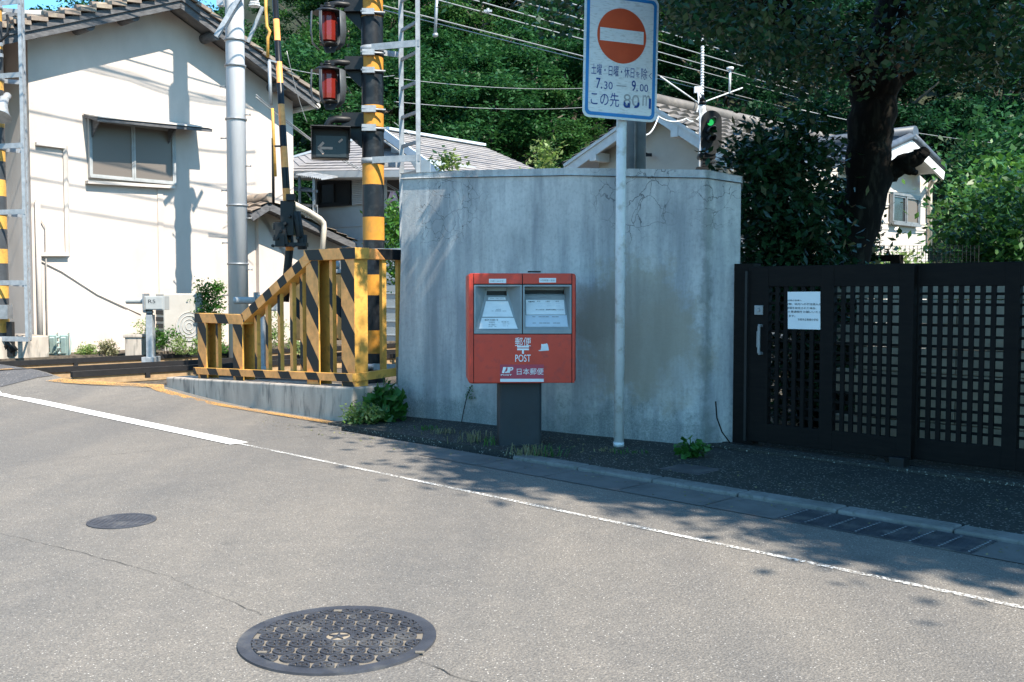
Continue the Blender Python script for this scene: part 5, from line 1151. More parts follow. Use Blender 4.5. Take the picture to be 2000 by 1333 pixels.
f.tube([ap + EZ * .16 - UD * .05, ap + EZ * .16 + UD * 6], .11, 10, 0); f.build('roof', [m_ktile, m_whb], t)
win_on(lambda x, y: dw(x, y, .02), 1738, 380, 1792, 442, -UD, t, [m_glass, m_frost], .04, m_steel)
f = MB()
for (y0, y1) in ((372, 376), (398, 402), (434, 438), (446, 450)): f.bar(dw(1700, y0, .004), dw(1813, y1, .004), .014, .03)
f.build('wall_moulding', m_stucw, t)
f = MB(); f.tube([dw(1826, 352, .35), dw(1818, 358, .08), dw(1816, 370, .06), dw(1816, 480, .06)], .04, 8); f.build('downpipe', m_pipe, t)

# ------------------------------------------------------------------ concrete utility pole and the wires
up = V((-4.345, 15.87, .05)); Y = 15.87; a = Y / FPX; t = thing('utility_pole', 'tall concrete utility pole with step bolts casting its shadow on the cream house', 'utility pole', up)
f = MB(); f.cyl(up, V((up.x, up.y, 12.)), 19.5 * a, 15.5 * a, 28); f.build('shaft', m_conc, t)
f = MB()
for k, (px, py) in enumerate(((446, 170), (446, 271), (446, 373), (446, 475), (446, 577), (487, 225), (487, 325), (487, 427), (487, 527))):
    z = D(0, py, Y).z; s = -1 if px < 466 else 1; f.cyl(V((up.x + s * 15 * a, Y - .02, z)), V((up.x + s * 28 * a, Y - .03, z)), .011, n=6); f.cyl(V((up.x + s * 28 * a, Y - .03, z)), V((up.x + s * 29 * a, Y - .03, z)), .02, n=6)
f.build('step_bolt', m_steel, t)
for py in (80, 130, 234, 402, 516): z = D(0, py, Y).z; f = MB(); f.cyl(V((up.x, Y, z - .015)), V((up.x, Y, z + .015)), 20.5 * a, n=28); f.build('pole_band', m_steel, t)
f = MB(); z0 = D(0, 80, Y).z
f.bar(V((up.x - .22, Y - .25, z0)), V((up.x + .22, Y - .18, z0 + .75)), .07, .07, EY); f.bar(V((up.x + .18, Y + .1, z0)), V((up.x + .42, Y + .1, z0 + .55)), .05, .05, EY)
f.box(V((up.x - .16, Y - .2, z0 + .62)), (.1, .1, .28)); f.bar(V((up.x - .3, Y - .2, z0 + 1.0)), V((up.x + .3, Y - .2, z0 + 1.0)), .08, .08)
f.build('cross_arm', m_galv, t)
f = MB()
for x in (.38,): 
    for k in range(4): f.cyl(V((up.x + x - .04, Y - .1 - .0, z0 + .5 + .04 * k)), V((up.x + x - .04, Y - .1, z0 + .52 + .04 * k)), .09 - .012 * k, n=14)
f.build('insulator', m_poleW, t)
f = MB()
for k, (z, h, r) in enumerate(((6.35, .8, .2),)): p_ = up + V((.1, -.16, z)); f.cyl(p_, p_ + EZ * h, r, n=20); f.cyl(p_ + EZ * h, p_ + EZ * (h + .06), r * .9, .1, 20)
f.build('transformer', m_galv, t)
WIRES = []
m_wire = M('pale_wire', (.36, .36, .36), (.28, .28, .28), 6, .4, 0, metal=.3); m_wireb = M('black_wire', (.03, .03, .032), (.02, .02, .02), 6, .6, 0)
def wire(pts, r, label, mat=m_wire, sag=.0, grp='overhead wires along the railway', steps=14):
    P = []
    for a, b in zip(pts[:-1], pts[1:]):
        for i in range(steps): q = i / steps; p = a.lerp(b, q); p.z -= sag * 4 * q * (1 - q); P.append(p)
    P.append(pts[-1]); o = MB().tube(P, r * .78, 6).build('overhead_wire', mat); return tag(o, label, 'wire', grp)
# contact and messenger wires run along the tracks
def track_wire(px, py, u, r=.012, sag=.0, label=''):
    k = (px - 1000) / FPX; v = u * (1 + k) / (1 - k); z = D(px, py, (u + v) * Q).z; 
    return wire([uv(u, -6, z), uv(u, 17, z), uv(u, 40, z), uv(u, 64, z)], r, label, sag=sag)
L1 = 'pale wire strung parallel to the tracks in front of the wooded hill'
for (px, py, u, r) in ((1322, 72, 12.7, .016), (1290, 84, 13.1, .016), (1290, 104, 13.5, .016), (1290, 150, 15.2, .014), (1290, 156, 15.25, .012), (900, 12, 14.6, .014), (840, 34, 15.0, .014)):
    track_wire(px, py, u, r, label=L1)
L2 = 'high black feeder wire whose thin shadow crosses the cream house wall'
for (z, u, r) in ((9.3, 13.4, .02), (8.2, 13.4, .018), (7.9, 13.6, .014), (7.3, 13.4, .018), (8.75, 13.0, .012), (6.6, 13.5, .012)):
    wire([uv(u, -8, z), uv(u, 7.2, z - .06), uv(u, 9.6, z + .1)], r, L2, m_wireb, .12, 'feeder wires above the crossing')
for (a, b, lab) in (((770, 153, 20), (1160, 172, 26), 'thin wire level with the lower half of the road sign'), ((770, 199, 20), (1160, 209, 26), 'thin wire just under the sign plate level left of the sign'),
                  ((770, 240, 19), (945, 345, 24), 'thin wire slanting down to the slate roof'), ((1565, 215, 18), (2010, 285, 24), 'thin lower wire right of the trunk'),
                  ((600, 240, 17), (560, 100, 16.4), 'short guy wire by the utility pole'), ((545, 130, 16.4), (770, 148, 20), 'thin wire from the utility pole past the lamps')):
    wire([D(*a), D(*b)], .009, lab, sag=.1, grp='thin service wires')
for d in (0, 5): wire([D(500, 185 + d, 16.4), D(625, 285 + d * .6, 18), D(735, 345 + d * .6, 19), D(800, 382 + d * .6, 19.5)], .012, 'twin service wire sloping down to the slate roofed house', grp='thin service wires', sag=.02)
wire([D(1262, 264, 13.), D(1286, 228, 14.8), D(1340, 232, 15.2), D(1366, 228, 16.)], .014, 'service wire from the gable corner to the aerial', m_poleW, .06, 'thin service wires')
f = MB(); f.tube([D(854, -20, 19), D(850, 68, 19)], .03, 8); f.cyl(D(850, 66, 19), D(851, 72, 19), .05, n=8); tag(f.build('wire_dropper', m_galv), 'vertical pale hanger rod carrying wires left of the sign', 'hanger rod')
f = MB(); c = D(953, 22, 20); f.cyl(c - EZ * .05, c + EZ * .05, .03, n=8); f.box(c, (.16, .05, .04)); tag(f.build('wire_clamp', m_galv), 'small pale clamp on the upper wire', 'wire clamp')

# ------------------------------------------------------------------ bits by the cream house
m_accase = M('casing_plastic', (.4, .385, .36), (.34, .325, .3), 3, .5, .05, 40)
a = hw(345, 650, .75); t = thing('air_conditioner', 'white outdoor air conditioner unit with grille beside the cream house', 'air conditioner', V((a.x, a.y, .1)))
q = ht(hw(347, 640, .75)); f = MB(); f.box(hp_(q + .12, .62, .62), (.72, .26, 1.1), (hd_, hn, EZ)); ob = f.build('casing', m_accase, t, bevel=.02)
f = MB(); f.box(hp_(q - .24, .62, .62), (.006, .24, 1.0), (hd_, hn, EZ)); 
f.build('side_shadow', m_stucw, ob) if False else None
f = MB(); 
for k in range(9): f.box(hp_(q - .245, .2 + .11 * k, .62), (.012, .22, .07), (hd_, hn, EZ))
f.cyl(hp_(q + .2, .62, .75), hp_(q + .2, .62, .76), .24, n=28, mi=1); f.build('grille', [m_bayd, m_frame], ob)
f = MB()
for k in range(4): 
    r = .24 * (k + 1) / 4; pts = [hp_(q + .2 + r * math.cos(2 * math.pi * i / 24), .62 + r * math.sin(2 * math.pi * i / 24), .766) for i in range(25)]; f.tube(pts, .006, 4, cap=False)
f.build('fan_guard', m_stucw, ob)
p = D(262, 692, 15.3); p.z = .22; f = MB(); f.box(p + V((0, .1, .13)), (.26, .26, .3)); f.box(p + V((0, .1, .3)), (.3, .3, .05)); tag(f.build('cable_pit', m_plinth, bevel=.012), 'small square concrete cable pit by the far rail', 'concrete block')
m_teal = M('pale_teal_casting', (.36, .46, .43), (.28, .36, .34), 8, .5, .1, 50)
for k, (px, lab) in enumerate(((102, 'left one of two leaning pale teal castings by the cream wall'), (124, 'right one of two leaning pale teal castings by the cream wall'))):
    p = D(px, 694, 15.05); p.z = .23; f = MB(); ax_ = (EX, V((0, .95, .3)).normalized(), V((.12, -.3, .95)).normalized())
    f.box(p + V((0, .05, .16)), (.12, .06, .34), ax_); f.box(p + V((0, .01, .16)), (.07, .04, .26), ax_, mi=0)
    for j in range(4): f.cyl(p + V((-.045, -.0 - .02 * j, .04 + .08 * j)), p + V((-.045, -.06 - .02 * j, .05 + .08 * j)), .016, n=8)
    f.tube([p + V((.05, 0, .3)), p + V((.1, 0, .36)), p + V((.12, 0, .2)), p + V((.1, 0, .02))], .012, 6)
    tag(f.build('rail_casting', m_teal, bevel=.006), lab, 'metal casting', 'pale castings by the wall')
# dark mesh fence beyond the gate
t = thing('mesh_fence', 'dark post and wire mesh fence low behind the gate tree', 'fence', uv(2.4, 8.3)); f = MB()
mf = lambda x, y: PL(x, y, uv(2.4, 9.4), VD)
A = mf(1752, 498); f.box(V((A.x, A.y, .75)), (.09, .09, A.z * 2 - 1.5), (UD, VD, EZ)); B = mf(1470, 488); f.box(V((B.x, B.y, .8)), (.09, .09, 1.6), (UD, VD, EZ)); f.build('post', m_wood, t)
f = MB(); f.bar(mf(1440, 500), mf(1752, 505), .05, .06); f.build('rail', m_wood, t)
f = MB()
for k in range(60): A = mf(1440 + 8 * k, 480); f.bar(V((A.x, A.y, 1.2)), V((A.x, A.y, A.z)), .0035, .0035, EX)
for k in range(7): f.bar(mf(1440, 480 + 6 * k), mf(1912, 481 + 6 * k), .0035, .0035)
f.build('wire_mesh', m_wireb, t)
# ------------------------------------------------------------------ vegetation
rg = np.random.default_rng(11)
m_bark = M('dark_bark', (.011, .009, .008), (.005, .005, .0045), 7, .95, .8, 24, stretch=(2, 2, .5), c3=(.03, .028, .022), s3=9, spec=.1)
m_barkl = M('hill_bark', (.12, .1, .08), (.06, .05, .04), 6, .95, .5, 20)
m_lf_tree = leafmat('broad_leaf', [(.009, .036, .014), (.016, .055, .018), (.028, .075, .02), (.011, .042, .022)], .22, .33)
m_lf_cam = leafmat('glossy_leaf', [(.008, .03, .012), (.014, .045, .018), (.02, .06, .02)], .15, .3)
m_lf_bush = leafmat('bush_leaf', [(.025, .1, .016), (.045, .15, .02), (.08, .2, .028), (.035, .12, .03)], .35, .4)
m_lf_mid = leafmat('mid_glossy_leaf', [(.012, .05, .014), (.025, .085, .018), (.045, .13, .022), (.018, .065, .02)], .25, .42, .3)
m_lf_weed = leafmat('weed_leaf', [(.02, .09, .018), (.035, .13, .02), (.05, .16, .03)], .35, .45)
m_lf_pale = leafmat('pale_weed', [(.1, .2, .04), (.16, .26, .06), (.2, .25, .09), (.12, .19, .05)], .35, .5)
m_lf_dry = leafmat('dry_grass', [(.2, .19, .1), (.12, .14, .06), (.26, .23, .14)], .3, .7)
HL = [leafmat('hill_leaf_%s' % n_, c, .32, .5, .2) for n_, c in (
    ('green', [(.011, .055, .017), (.02, .078, .022), (.029, .098, .026), (.015, .062, .027)]),
    ('deep', [(.007, .036, .018), (.011, .05, .022), (.016, .065, .024), (.01, .044, .024)]),
    ('fresh', [(.02, .08, .018), (.034, .104, .022), (.047, .12, .029), (.019, .072, .025)]),
    ('olive', [(.025, .055, .022), (.042, .07, .026), (.02, .05, .024), (.032, .065, .026)]))]
def proj(p):
    q = p - EYEP; y = q.y * math.cos(PITCH) - q.z * math.sin(PITCH); z = q.y * math.sin(PITCH) + q.z * math.cos(PITCH)
    return 1000 + FPX * q.x / max(.01, y), 666.5 - FPX * z / max(.01, y), y

# the hill
m_hill = M('hill_soil', (.035, .045, .02), (.018, .022, .012), .8, .95, .5, 6)
def hill_z(x, y):
    k = min(1, max(0, (x + .33 * y + 4) / 9))
    return -.06 + max(0, (y - 25.5)) * .56 * k
hm = MB(); X_ = [-40 + 3 * i for i in range(34)]; Y_ = [24 + 2.5 * j for j in range(22)]
hm.add([(x, y, hill_z(x, y)) for x in X_ for y in Y_], [(i * 22 + j, (i + 1) * 22 + j, (i + 1) * 22 + j + 1, i * 22 + j + 1) for i in range(33) for j in range(21)], 0, True)
struct(hm.build('hill', m_hill))
def crown_pts(R_, H_, ncl, nl, rc, seed, low=.0):
    g = np.random.default_rng(seed); out = []
    lobes = [(g.normal(size=3) * (R_ * .45, R_ * .45, H_ * .24), R_ * g.uniform(.5, .8)) for _ in range(6)] + [(np.zeros(3), R_ * .8)]
    for k in range(ncl):
        c0, r = lobes[g.integers(len(lobes))]; d = g.normal(size=3); d /= np.linalg.norm(d); d[2] = d[2] if d[2] > -.55 else -d[2]
        c = c0 + d * r * (.55 + .45 * math.sqrt(g.random())) * np.array([1, 1, H_ / (2 * R_)]); c[2] += H_ * .5
        n_ = int(nl * g.uniform(.5, 1.4)); p = g.normal(size=(n_, 3)); p /= np.linalg.norm(p, axis=1)[:, None]; p[:, 2] = np.where(g.random(n_) < .8, np.abs(p[:, 2]), p[:, 2] * .5)
        p *= (rc * g.uniform(.65, 1.35) * (g.random(n_)**.4)[:, None]) * np.array([1, 1, .7]); p += g.normal(size=(n_, 3)) * .05; out.append(c + p)
    P = np.concatenate(out); P[:, 2] += low; return P
protos = []
for k in range(6):
    R_, H_ = [(2.2, 4.6), (2.6, 5.2), (1.9, 5.6), (2.4, 4.2), (2.0, 4.4), (2.7, 5.0)][k]; low = [1.6, 2.2, 1.4, 1.0, .8, 2.0][k]
    o = thing('forest_tree', 'x', 'tree', (0, 0, 0), 'trees of the wooded hillside')
    leaf_cloud('crown', crown_pts(R_, H_, 80, 230, .5, 30 + k, low), .125, HL[[0, 1, 2, 0, 1, 1][k]], o, 50 + k, flat=.6)
    f = MB(); f.tube([(0, 0, -.5), (.05, .02, low * .6), (.12, .05, low + H_ * .4), (.1, .1, low + H_ * .75)], [.17, .13, .09, .03], 8)
    for q in range(7):
        g = 2.4 * q; z = low + H_ * (.12 + .08 * q); f.tube([(.08, .04, z - .3), (math.cos(g) * R_ * .4, math.sin(g) * R_ * .4, z + .3), (math.cos(g) * R_ * .75, math.sin(g) * R_ * .75, z + .7)], [.06, .04, .015], 6)
    f.build('trunk', m_barkl, o); protos.append(o)
spots = []
for j, y in enumerate((27.2, 30.5, 33.8, 37.2, 41, 45.5)):
    x = -.25 * y + (j % 2) * 1.6
    while x < .56 * y + 1:
        px = x + rnd.uniform(-.9, .9); py = y + rnd.uniform(-1.2, 1.2); spots.append((px, py)); x += rnd.uniform(2.7, 3.5) * (1 + .006 * (y - 27))
spots += [(-13.2, 33), (-15.0, 34), (-16.4, 36)]
LBL = 'leafy green tree among the dense woods on the hillside'
for i, (x, y) in enumerate(spots):
    k = rnd.choice([0, 0, 1, 2, 3, 3, 0, 5] if y > 29 else [0, 0, 2, 3, 4])
    if x < -.06 * y: k = rnd.choice([0, 2, 0, 2, 3])  # lighter leaf colours at the left stand in for the sunlit slope
    if x > .16 * y: k = rnd.choice([1, 1, 4, 5, 1])  # darker leaf colours at the right stand in for shade on the hill
    used = protos[k].get('used'); o = protos[k] if not used else copy_tree(protos[k]); protos[k]['used'] = 1
    o.location = (x, y, hill_z(x, y) + (3.4 if x < -13 else 0)); o.rotation_euler = (rnd.uniform(-.06, .06), rnd.uniform(-.06, .06), rnd.uniform(0, 6.28)); s_ = rnd.uniform(.8, 1.2); o.scale = (s_, s_, s_ * rnd.uniform(.9, 1.15))
    tag(o, LBL, 'tree', 'trees of the wooded hillside')
for p_ in protos:
    if 'used' in p_: del p_['used']
for o in bpy.data.objects:
    if 'used' in o: del o['used']

# the big tree behind the gate; its crown spreads over the pavement and shades wall and gate
TB = D(1628, 640, 9.3); TB.z = -.05
t = thing('large_tree', 'large dark leaning tree behind the gate with a wide overhanging crown', 'tree', TB)
tp = [(1636, 640), (1652, 520), (1674, 440), (1696, 350), (1699, 260), (1708, 180), (1728, 90), (1772, -10), (1835, -120)]
P = [TB] + [D(x, y, 9.3 - .0 * i) for i, (x, y) in enumerate(tp)]
f = MB()
def knots(P, r): 
    out = []; rr = []
    for i in range(len(P) - 1):
        for q in range(4):
            p = P[i].lerp(P[i + 1], q / 4); out.append(p + V((rnd.uniform(-.02, .02), rnd.uniform(-.02, .02), 0))); rr.append((r[i] + (r[i + 1] - r[i]) * q / 4) * rnd.uniform(.93, 1.07))
    out.append(P[-1]); rr.append(r[-1]); return out, rr
a, b = knots(P, [.32, .28, .2, .19, .2, .205, .21, .22, .2, .16]); f.tube(a, b, 16)
def limb(pts, r): a, b = knots([V(p) for p in pts], r); f.tube(a, b, 9)
limb([D(1735, 340, 9.3), D(1765, 318, 9.2), D(1790, 310, 9.15), D(1806, 296, 9.1)], [.1, .085, .07, .055]); limb([D(1762, 320, 9.2), D(1776, 332, 9.2), D(1790, 338, 9.2)], [.07, .05, .025])
top = P[7]; T2 = P[8]
limb([P[6], D(1790, 110, 9.2), D(1850, 70, 9.0), D(1960, -10, 8.6), uv(1.6, 9.8, 4.9)], [.14, .12, .1, .07, .03])
limb([P[6], D(1655, 105, 8.9), D(1545, 45, 8.3), D(1420, -30, 7.8), uv(4.2, 6.6, 4.4)], [.13, .11, .09, .06, .03])
limb([P[8], uv(3.4, 8.2, 4.6), uv(2.2, 7.3, 5.4), uv(1.0, 6.4, 5.9)], [.16, .13, .09, .04]); limb([P[8], uv(4.6, 9.0, 5.4), uv(4.8, 8.2, 6.4)], [.14, .09, .03]); limb([P[9], uv(2.4, 8.2, 6.5), uv(.2, 7.4, 6.8)], [.13, .09, .03])
limb([uv(3.4, 8.2, 4.6), uv(1.6, 8.6, 5.0), uv(-.6, 8.8, 5.4), uv(-2., 8.4, 5.6)], [.11, .08, .05, .02]); limb([D(1540, 30, 8.3), uv(4.3, 6.9, 4.2), uv(4.9, 6.4, 4.0), uv(5.5, 6.1, 3.8)], [.06, .04, .025, .012])
f.build('trunk', m_bark, t)
def lim(px):
    T = [(820, -80), (835, 45), (1000, 75), (1120, 55), (1300, 50), (1420, 85), (1480, 150), (1640, 200), (1700, 170), (1780, 120), (1900, 165), (2000, 160), (2100, 200), (2400, 420)]
    if px < 820: return -400
    for (a, ya), (b, yb) in zip(T[:-1], T[1:]):
        if a <= px <= b: return ya + (yb - ya) * (px - a) / (b - a)
    return 420
cl = []; big = []; shade_twigs = []
kz_ = 1 / math.tan(SUN_EL); gsh = np.random.default_rng(5)
def shadow(p): # where the crown point's shade falls on the ground, as (u, v)
    q = p - SUN_DIR * (p.z / SUN_DIR.z); return (q.y - q.x) * Q, (q.y + q.x) * Q
def edge_v(su): return 4.64 + .2 * math.sin(2.3 * su + .6) + .17 * math.sin(5.1 * su) + (.0 if su < 4.4 else .16 * (su - 4.4)**1.5)
def ok(p, su, sv):
    u, v = (p.y - p.x) * Q, (p.y + p.x) * Q
    if sv < edge_v(su) + gsh.uniform(0, .4): return False
    if su > (6.2 if sv < 5.72 else 7.5 + max(0, min(2.2, (sv - 6.1) * 2.6))) + gsh.normal() * .18: return False
    if sv > 9. and gsh.random() < .85: return False
    if sv > 7.5 and gsh.random() < .5: return False
    px, py, dd = proj(p)
    if 1625 < px < 1795 and -80 < py < 330 and dd < 9.5 and gsh.random() < .9: return False
    if -200 < px < 2250 and dd > .5:
        if py > lim(px) - 55: return False
        if py > -90 and math.sin(px * .021 + 1.3) + math.sin(py * .034 + px * .009) + math.sin(dd * 3.1 + px * .013) < 1.1: return False
    return True
# boughs that close the roof over pavement, wall and gate
for k in range(5200):
    su, sv = gsh.uniform(-2.0, 7.8), gsh.uniform(4.2, 8.6) if k % 3 else gsh.uniform(4.2, 6.6); z = gsh.uniform(3.9, 8.0)
    p = V(uv(su, sv, 0)) + SUN_DIR * (z / SUN_DIR.z); u, v = (p.y - p.x) * Q, (p.y + p.x) * Q
    if u < -4.6 or len(cl) + len(big) > 1500 or not ok(p, su, sv): continue
    (cl if z < 5.2 else big).append(p)
# twigs added out of view to shade the sign and the fence
for k in range(34):
    s_ = sg(1140 + 150 * gsh.random(), -10 + 240 * gsh.random()); cl.append(s_ + SUN_DIR * gsh.uniform(2.2, 4.6))
for k in range(85):
    s_ = uv(gsh.uniform(7.95, 10.7), gsh.uniform(5.57, 5.72), gsh.uniform(.45, 1.4)); shade_twigs.append(s_ + SUN_DIR * gsh.uniform(4.2, 6.2))
tries = 0; n0 = len(cl) + len(big)
while len(cl) + len(big) < n0 + 480 and tries < 60000:
    tries += 1
    u = gsh.uniform(-4.5, 6.2); v = gsh.uniform(4.6, 12.5); z = gsh.uniform(3.3, 8.8)
    e = ((u - 1.2) / 5.4)**2 + ((v - 8.0) / 4.4)**2 + ((z - 6.0) / 2.9)**2
    if e > 1 or (e < .3 and gsh.random() < .5): continue
    p = uv(u, v, z); su, sv = shadow(p)
    if ok(p, su, sv): (cl if z < 5.2 else big).append(p)
# low fringe that hangs into the picture
fr = 0; tries = 0
while fr < 150 and tries < 40000:
    tries += 1
    px = gsh.uniform(840, 2060); Y = gsh.uniform(6.6, 9.6); py = lim(px) - 40 - gsh.exponential(55)
    if py < -120: continue
    p = D(px, py, Y); su, sv = shadow(p)
    if p.z < 2.9 or sv < edge_v(su) + .3 or (px < 1120 and gsh.random() < .75) or (px < 1000 and gsh.random() < .4): continue
    if px < 1300 and Y > 8.6 - 0: continue
    if 1625 < px < 1795 and Y < 9.5 and gsh.random() < .85: continue
    cl.append(p); fr += 1
for k in range(60):
    px = 845 + 275 * gsh.random(); py = -70 + (110 - abs(px - 960) * .3) * gsh.random()
    if math.sin(px * .05) + math.sin(py * .07 + px * .02) > -.4: 
        p = D(px, py, gsh.uniform(7.3, 8.3)); a_ = p - SUN_DIR * ((p.z - 1.) / SUN_DIR.z); a_u, a_v = (a_.y - a_.x) * Q, (a_.y + a_.x) * Q
        if not (6.9 < a_u < 8.3 and a_v < 6.2) and shadow(p)[1] > 5.5: cl.append(p)
pts = []
for c in cl:
    n_ = int(gsh.integers(60, 150)); q = gsh.normal(size=(n_, 3)) * (.21, .21, .12); q[:, 2] -= .5 * (q[:, 0]**2 + q[:, 1]**2); pts.append(np.array(c) + q)
for c in shade_twigs:
    q = gsh.normal(size=(70, 3)) * (.06, .06, .06); pts.append(np.array(c) + q)
bp_ = []
for c in big:
    n_ = int(gsh.integers(70, 140)); q = gsh.normal(size=(n_, 3)) * (.27, .27, .16); bp_.append(np.array(c) + q)
PT = np.concatenate(pts); BP = np.concatenate(bp_)
PX = [proj(V(p)) for p in PT]; keep = np.array([not (0 < a < 2000 and (b > lim(a) + 18 or (1120 < a < 1305 and y_ < 7.9 and b > -30))) for a, b, y_ in PX]); PT = PT[keep]
leaf_cloud('crown', np.concatenate([PT]), .06, m_lf_tree, t, 3, flat=.3, aspect=.6)
leaf_cloud('upper_crown', BP, .13, m_lf_tree, t, 4, flat=.3)
print('tree clumps', len(cl), len(big), len(PT), len(BP))

def shrub(name, label, cat, base, pts_c, nl, rc, size, mat, seed, grp=None, stems=5, aspect=.5, flat=.4):
    g = np.random.default_rng(seed); o = thing(name, label, cat, base, grp)
    P = np.concatenate([np.array(c) + g.normal(size=(int(nl * g.uniform(.6, 1.4)), 3)) * (rc, rc, rc * .75) for c in pts_c]); P = P[P[:, 2] > base[2] + .01]
    leaf_cloud('foliage', P, size, mat, o, seed, flat=flat, aspect=aspect); f = MB()
    for k in range(stems):
        c = V(pts_c[int(g.integers(len(pts_c)))]); f.tube([V(base) + V((g.uniform(-.05, .05), g.uniform(-.05, .05), -.02)), V(base).lerp(c, .5) + V((0, 0, .06)), c], [max(.004, rc * .09), max(.003, rc * .06), max(.002, rc * .025)], 6)
    f.build('stem', m_bark, o); return o
def blob(n, x0, x1, y0, y1, Y, dY, seed, shape=None):
    g = np.random.default_rng(seed); out = []
    while len(out) < n:
        a, b = g.uniform(-1, 1), g.uniform(-1, 1)
        if a * a + b * b > 1.05: continue
        px, py = (x0 + x1) / 2 + a * (x1 - x0) / 2, (y0 + y1) / 2 + b * (y1 - y0) / 2
        if shape and not shape(px, py): continue
        out.append(D(px, py, Y + g.uniform(-dY, dY)))
    return out
def sh1(px, py): return py > 245 + max(0, (1530 - px)) * .75 and px < 1590 + max(0, (py - 400)) * .35
c = blob(120, 1425, 1720, 225, 640, 8.75, .45, 1, sh1); b0 = D(1580, 600, 8.8); b0.z = -.02
shrub('glossy_shrub', 'tall dark glossy leaved shrub left of the large tree trunk', 'shrub', b0, c, 95, .15, .085, m_lf_cam, 21, None, 9)
c = blob(34, 1585, 1690, 335, 620, 9.75, .2, 12); b0 = D(1625, 600, 9.75); b0.z = -.02
shrub('glossy_shrub', 'dark shrub pressed against the left foot of the large trunk', 'shrub', b0, c, 110, .13, .085, m_lf_cam, 121)
c = blob(46, 1470, 1670, 575, 850, 9.2, .25, 13); c = [q for q in c if q.z > .05]; b0 = D(1570, 800, 9.2); b0.z = -.02
shrub('low_hedge', 'low dark hedge seen through the left panel of the lattice gate', 'hedge', b0, c, 110, .13, .08, m_lf_cam, 131, None, 8)
c = blob(54, 1872, 2080, 370, 600, 9.9, .5, 2); b0 = D(1930, 590, 9.9); b0.z = -.02
shrub('glossy_shrub', 'bright leaved rounded bush just behind the right gate leaf', 'shrub', b0, c, 95, .19, .09, m_lf_mid, 22)
c = blob(60, 1880, 2100, 330, 520, 13.2, .8, 3, lambda x, y: y > 330 + (1900 - x) * .8); b0 = D(1960, 560, 13); b0.z = -.02
shrub('green_bush', 'mid green bush between glossy bush and the white gabled house', 'shrub', b0, c, 110, .28, .11, m_lf_bush, 23)
c = blob(80, 1890, 2150, 230, 480, 20, 1.2, 4, lambda x, y: y > 250 + (1900 - x) * .9); b0 = D(1980, 520, 20); b0.z = -.05
shrub('green_bush', 'taller blue green bush rising right of the white gabled house', 'shrub', b0, c, 120, .42, .17, HL[0], 24)
c = blob(20, 1860, 1930, 310, 400, 22, 1., 5); b0 = D(1875, 520, 22); b0.z = -.05
shrub('olive_bush', 'yellowish olive bush at the right eave of the white gabled house', 'shrub', b0, c, 90, .36, .14, HL[3], 25)
c = blob(20, 1690, 1830, 500, 570, 12.0, .5, 6); b0 = D(1760, 560, 12); b0.z = -.02
shrub('low_plants', 'low pale green plants below the white gabled house', 'plant', b0, c, 50, .1, .08, m_lf_pale, 26)
c = blob(16, 755, 800, 400, 500, 15.5, .3, 7); b0 = D(780, 640, 15.5); b0.z = 0
shrub('garden_tree', 'small sunlit garden tree between banded pole and grey wall', 'tree', b0, c + blob(6, 765, 800, 470, 560, 15.5, .3, 8), 85, .17, .09, m_lf_bush, 27)
for k, (x0, x1, y0, y1, lab) in enumerate(((1040, 1085, 288, 335, 'yellow green sapling poking above the grey wall top'), (866, 884, 305, 335, 'tiny sprig of leaves above the left part of the grey wall'))):
    c = blob(9, x0, x1, y0, y1, 14, .2, 30 + k); b0 = D((x0 + x1) / 2, 480, 14); b0.z = 0
    shrub('sapling', lab, 'sapling', b0, c, 32, .09, .08, m_lf_pale, 28 + k, None, 3)
# creeper and plants by the cream house
q = ht(hw(388, 610, .6)); c = [tuple(hp_(q + rnd.uniform(-.2, .36), z, rnd.uniform(.55, .9))) for z in np.linspace(.6, 1.34, 34)] + [tuple(hp_(q + rnd.uniform(-.05, .3), z, .75)) for z in np.linspace(.2, .8, 6)]
shrub('creeper', 'green creeper growing over the white air conditioner', 'plant', hp_(q, .1, .8), c, 75, .06, .06, m_lf_bush, 31, None, 4)
for k, (x0, x1, y0, y1, Y, m_, lab) in enumerate(((300, 350, 645, 690, 15.6, m_lf_bush, 'bright green weed clump between sensor stand and air conditioner'), (335, 395, 655, 692, 15.4, m_lf_pale, 'yellowish weed clump left of the striped fence end'), (268, 300, 625, 690, 15.9, m_lf_pale, 'tall pale weed behind the sensor stand'), (156, 182, 680, 694, 15.4, m_lf_pale, 'small green tuft along the foot of the cream wall'), (198, 222, 668, 694, 15.4, m_lf_dry, 'dry reddish tuft along the foot of the cream wall'), (480, 560, 600, 690, 15.8, m_lf_pale, 'pale weeds seen through the sloping part of the fence'), (560, 640, 640, 700, 15.6, m_lf_pale, 'pale weeds seen through the middle of the fence'), (405, 440, 640, 700, 15.8, m_lf_bush, 'green weeds seen between the first two fence posts'))):
    c = blob(16, x0, x1, y0, y1, Y, .15, 40 + k); b0 = D((x0 + x1) / 2, y1 + 4, Y); b0.z = .22 if Y > 15.3 else .06
    shrub('weed_clump', lab, 'weed', b0, c, 46, .05, .055, m_, 60 + k, 'weeds along the far side of the rails', 4, .35)
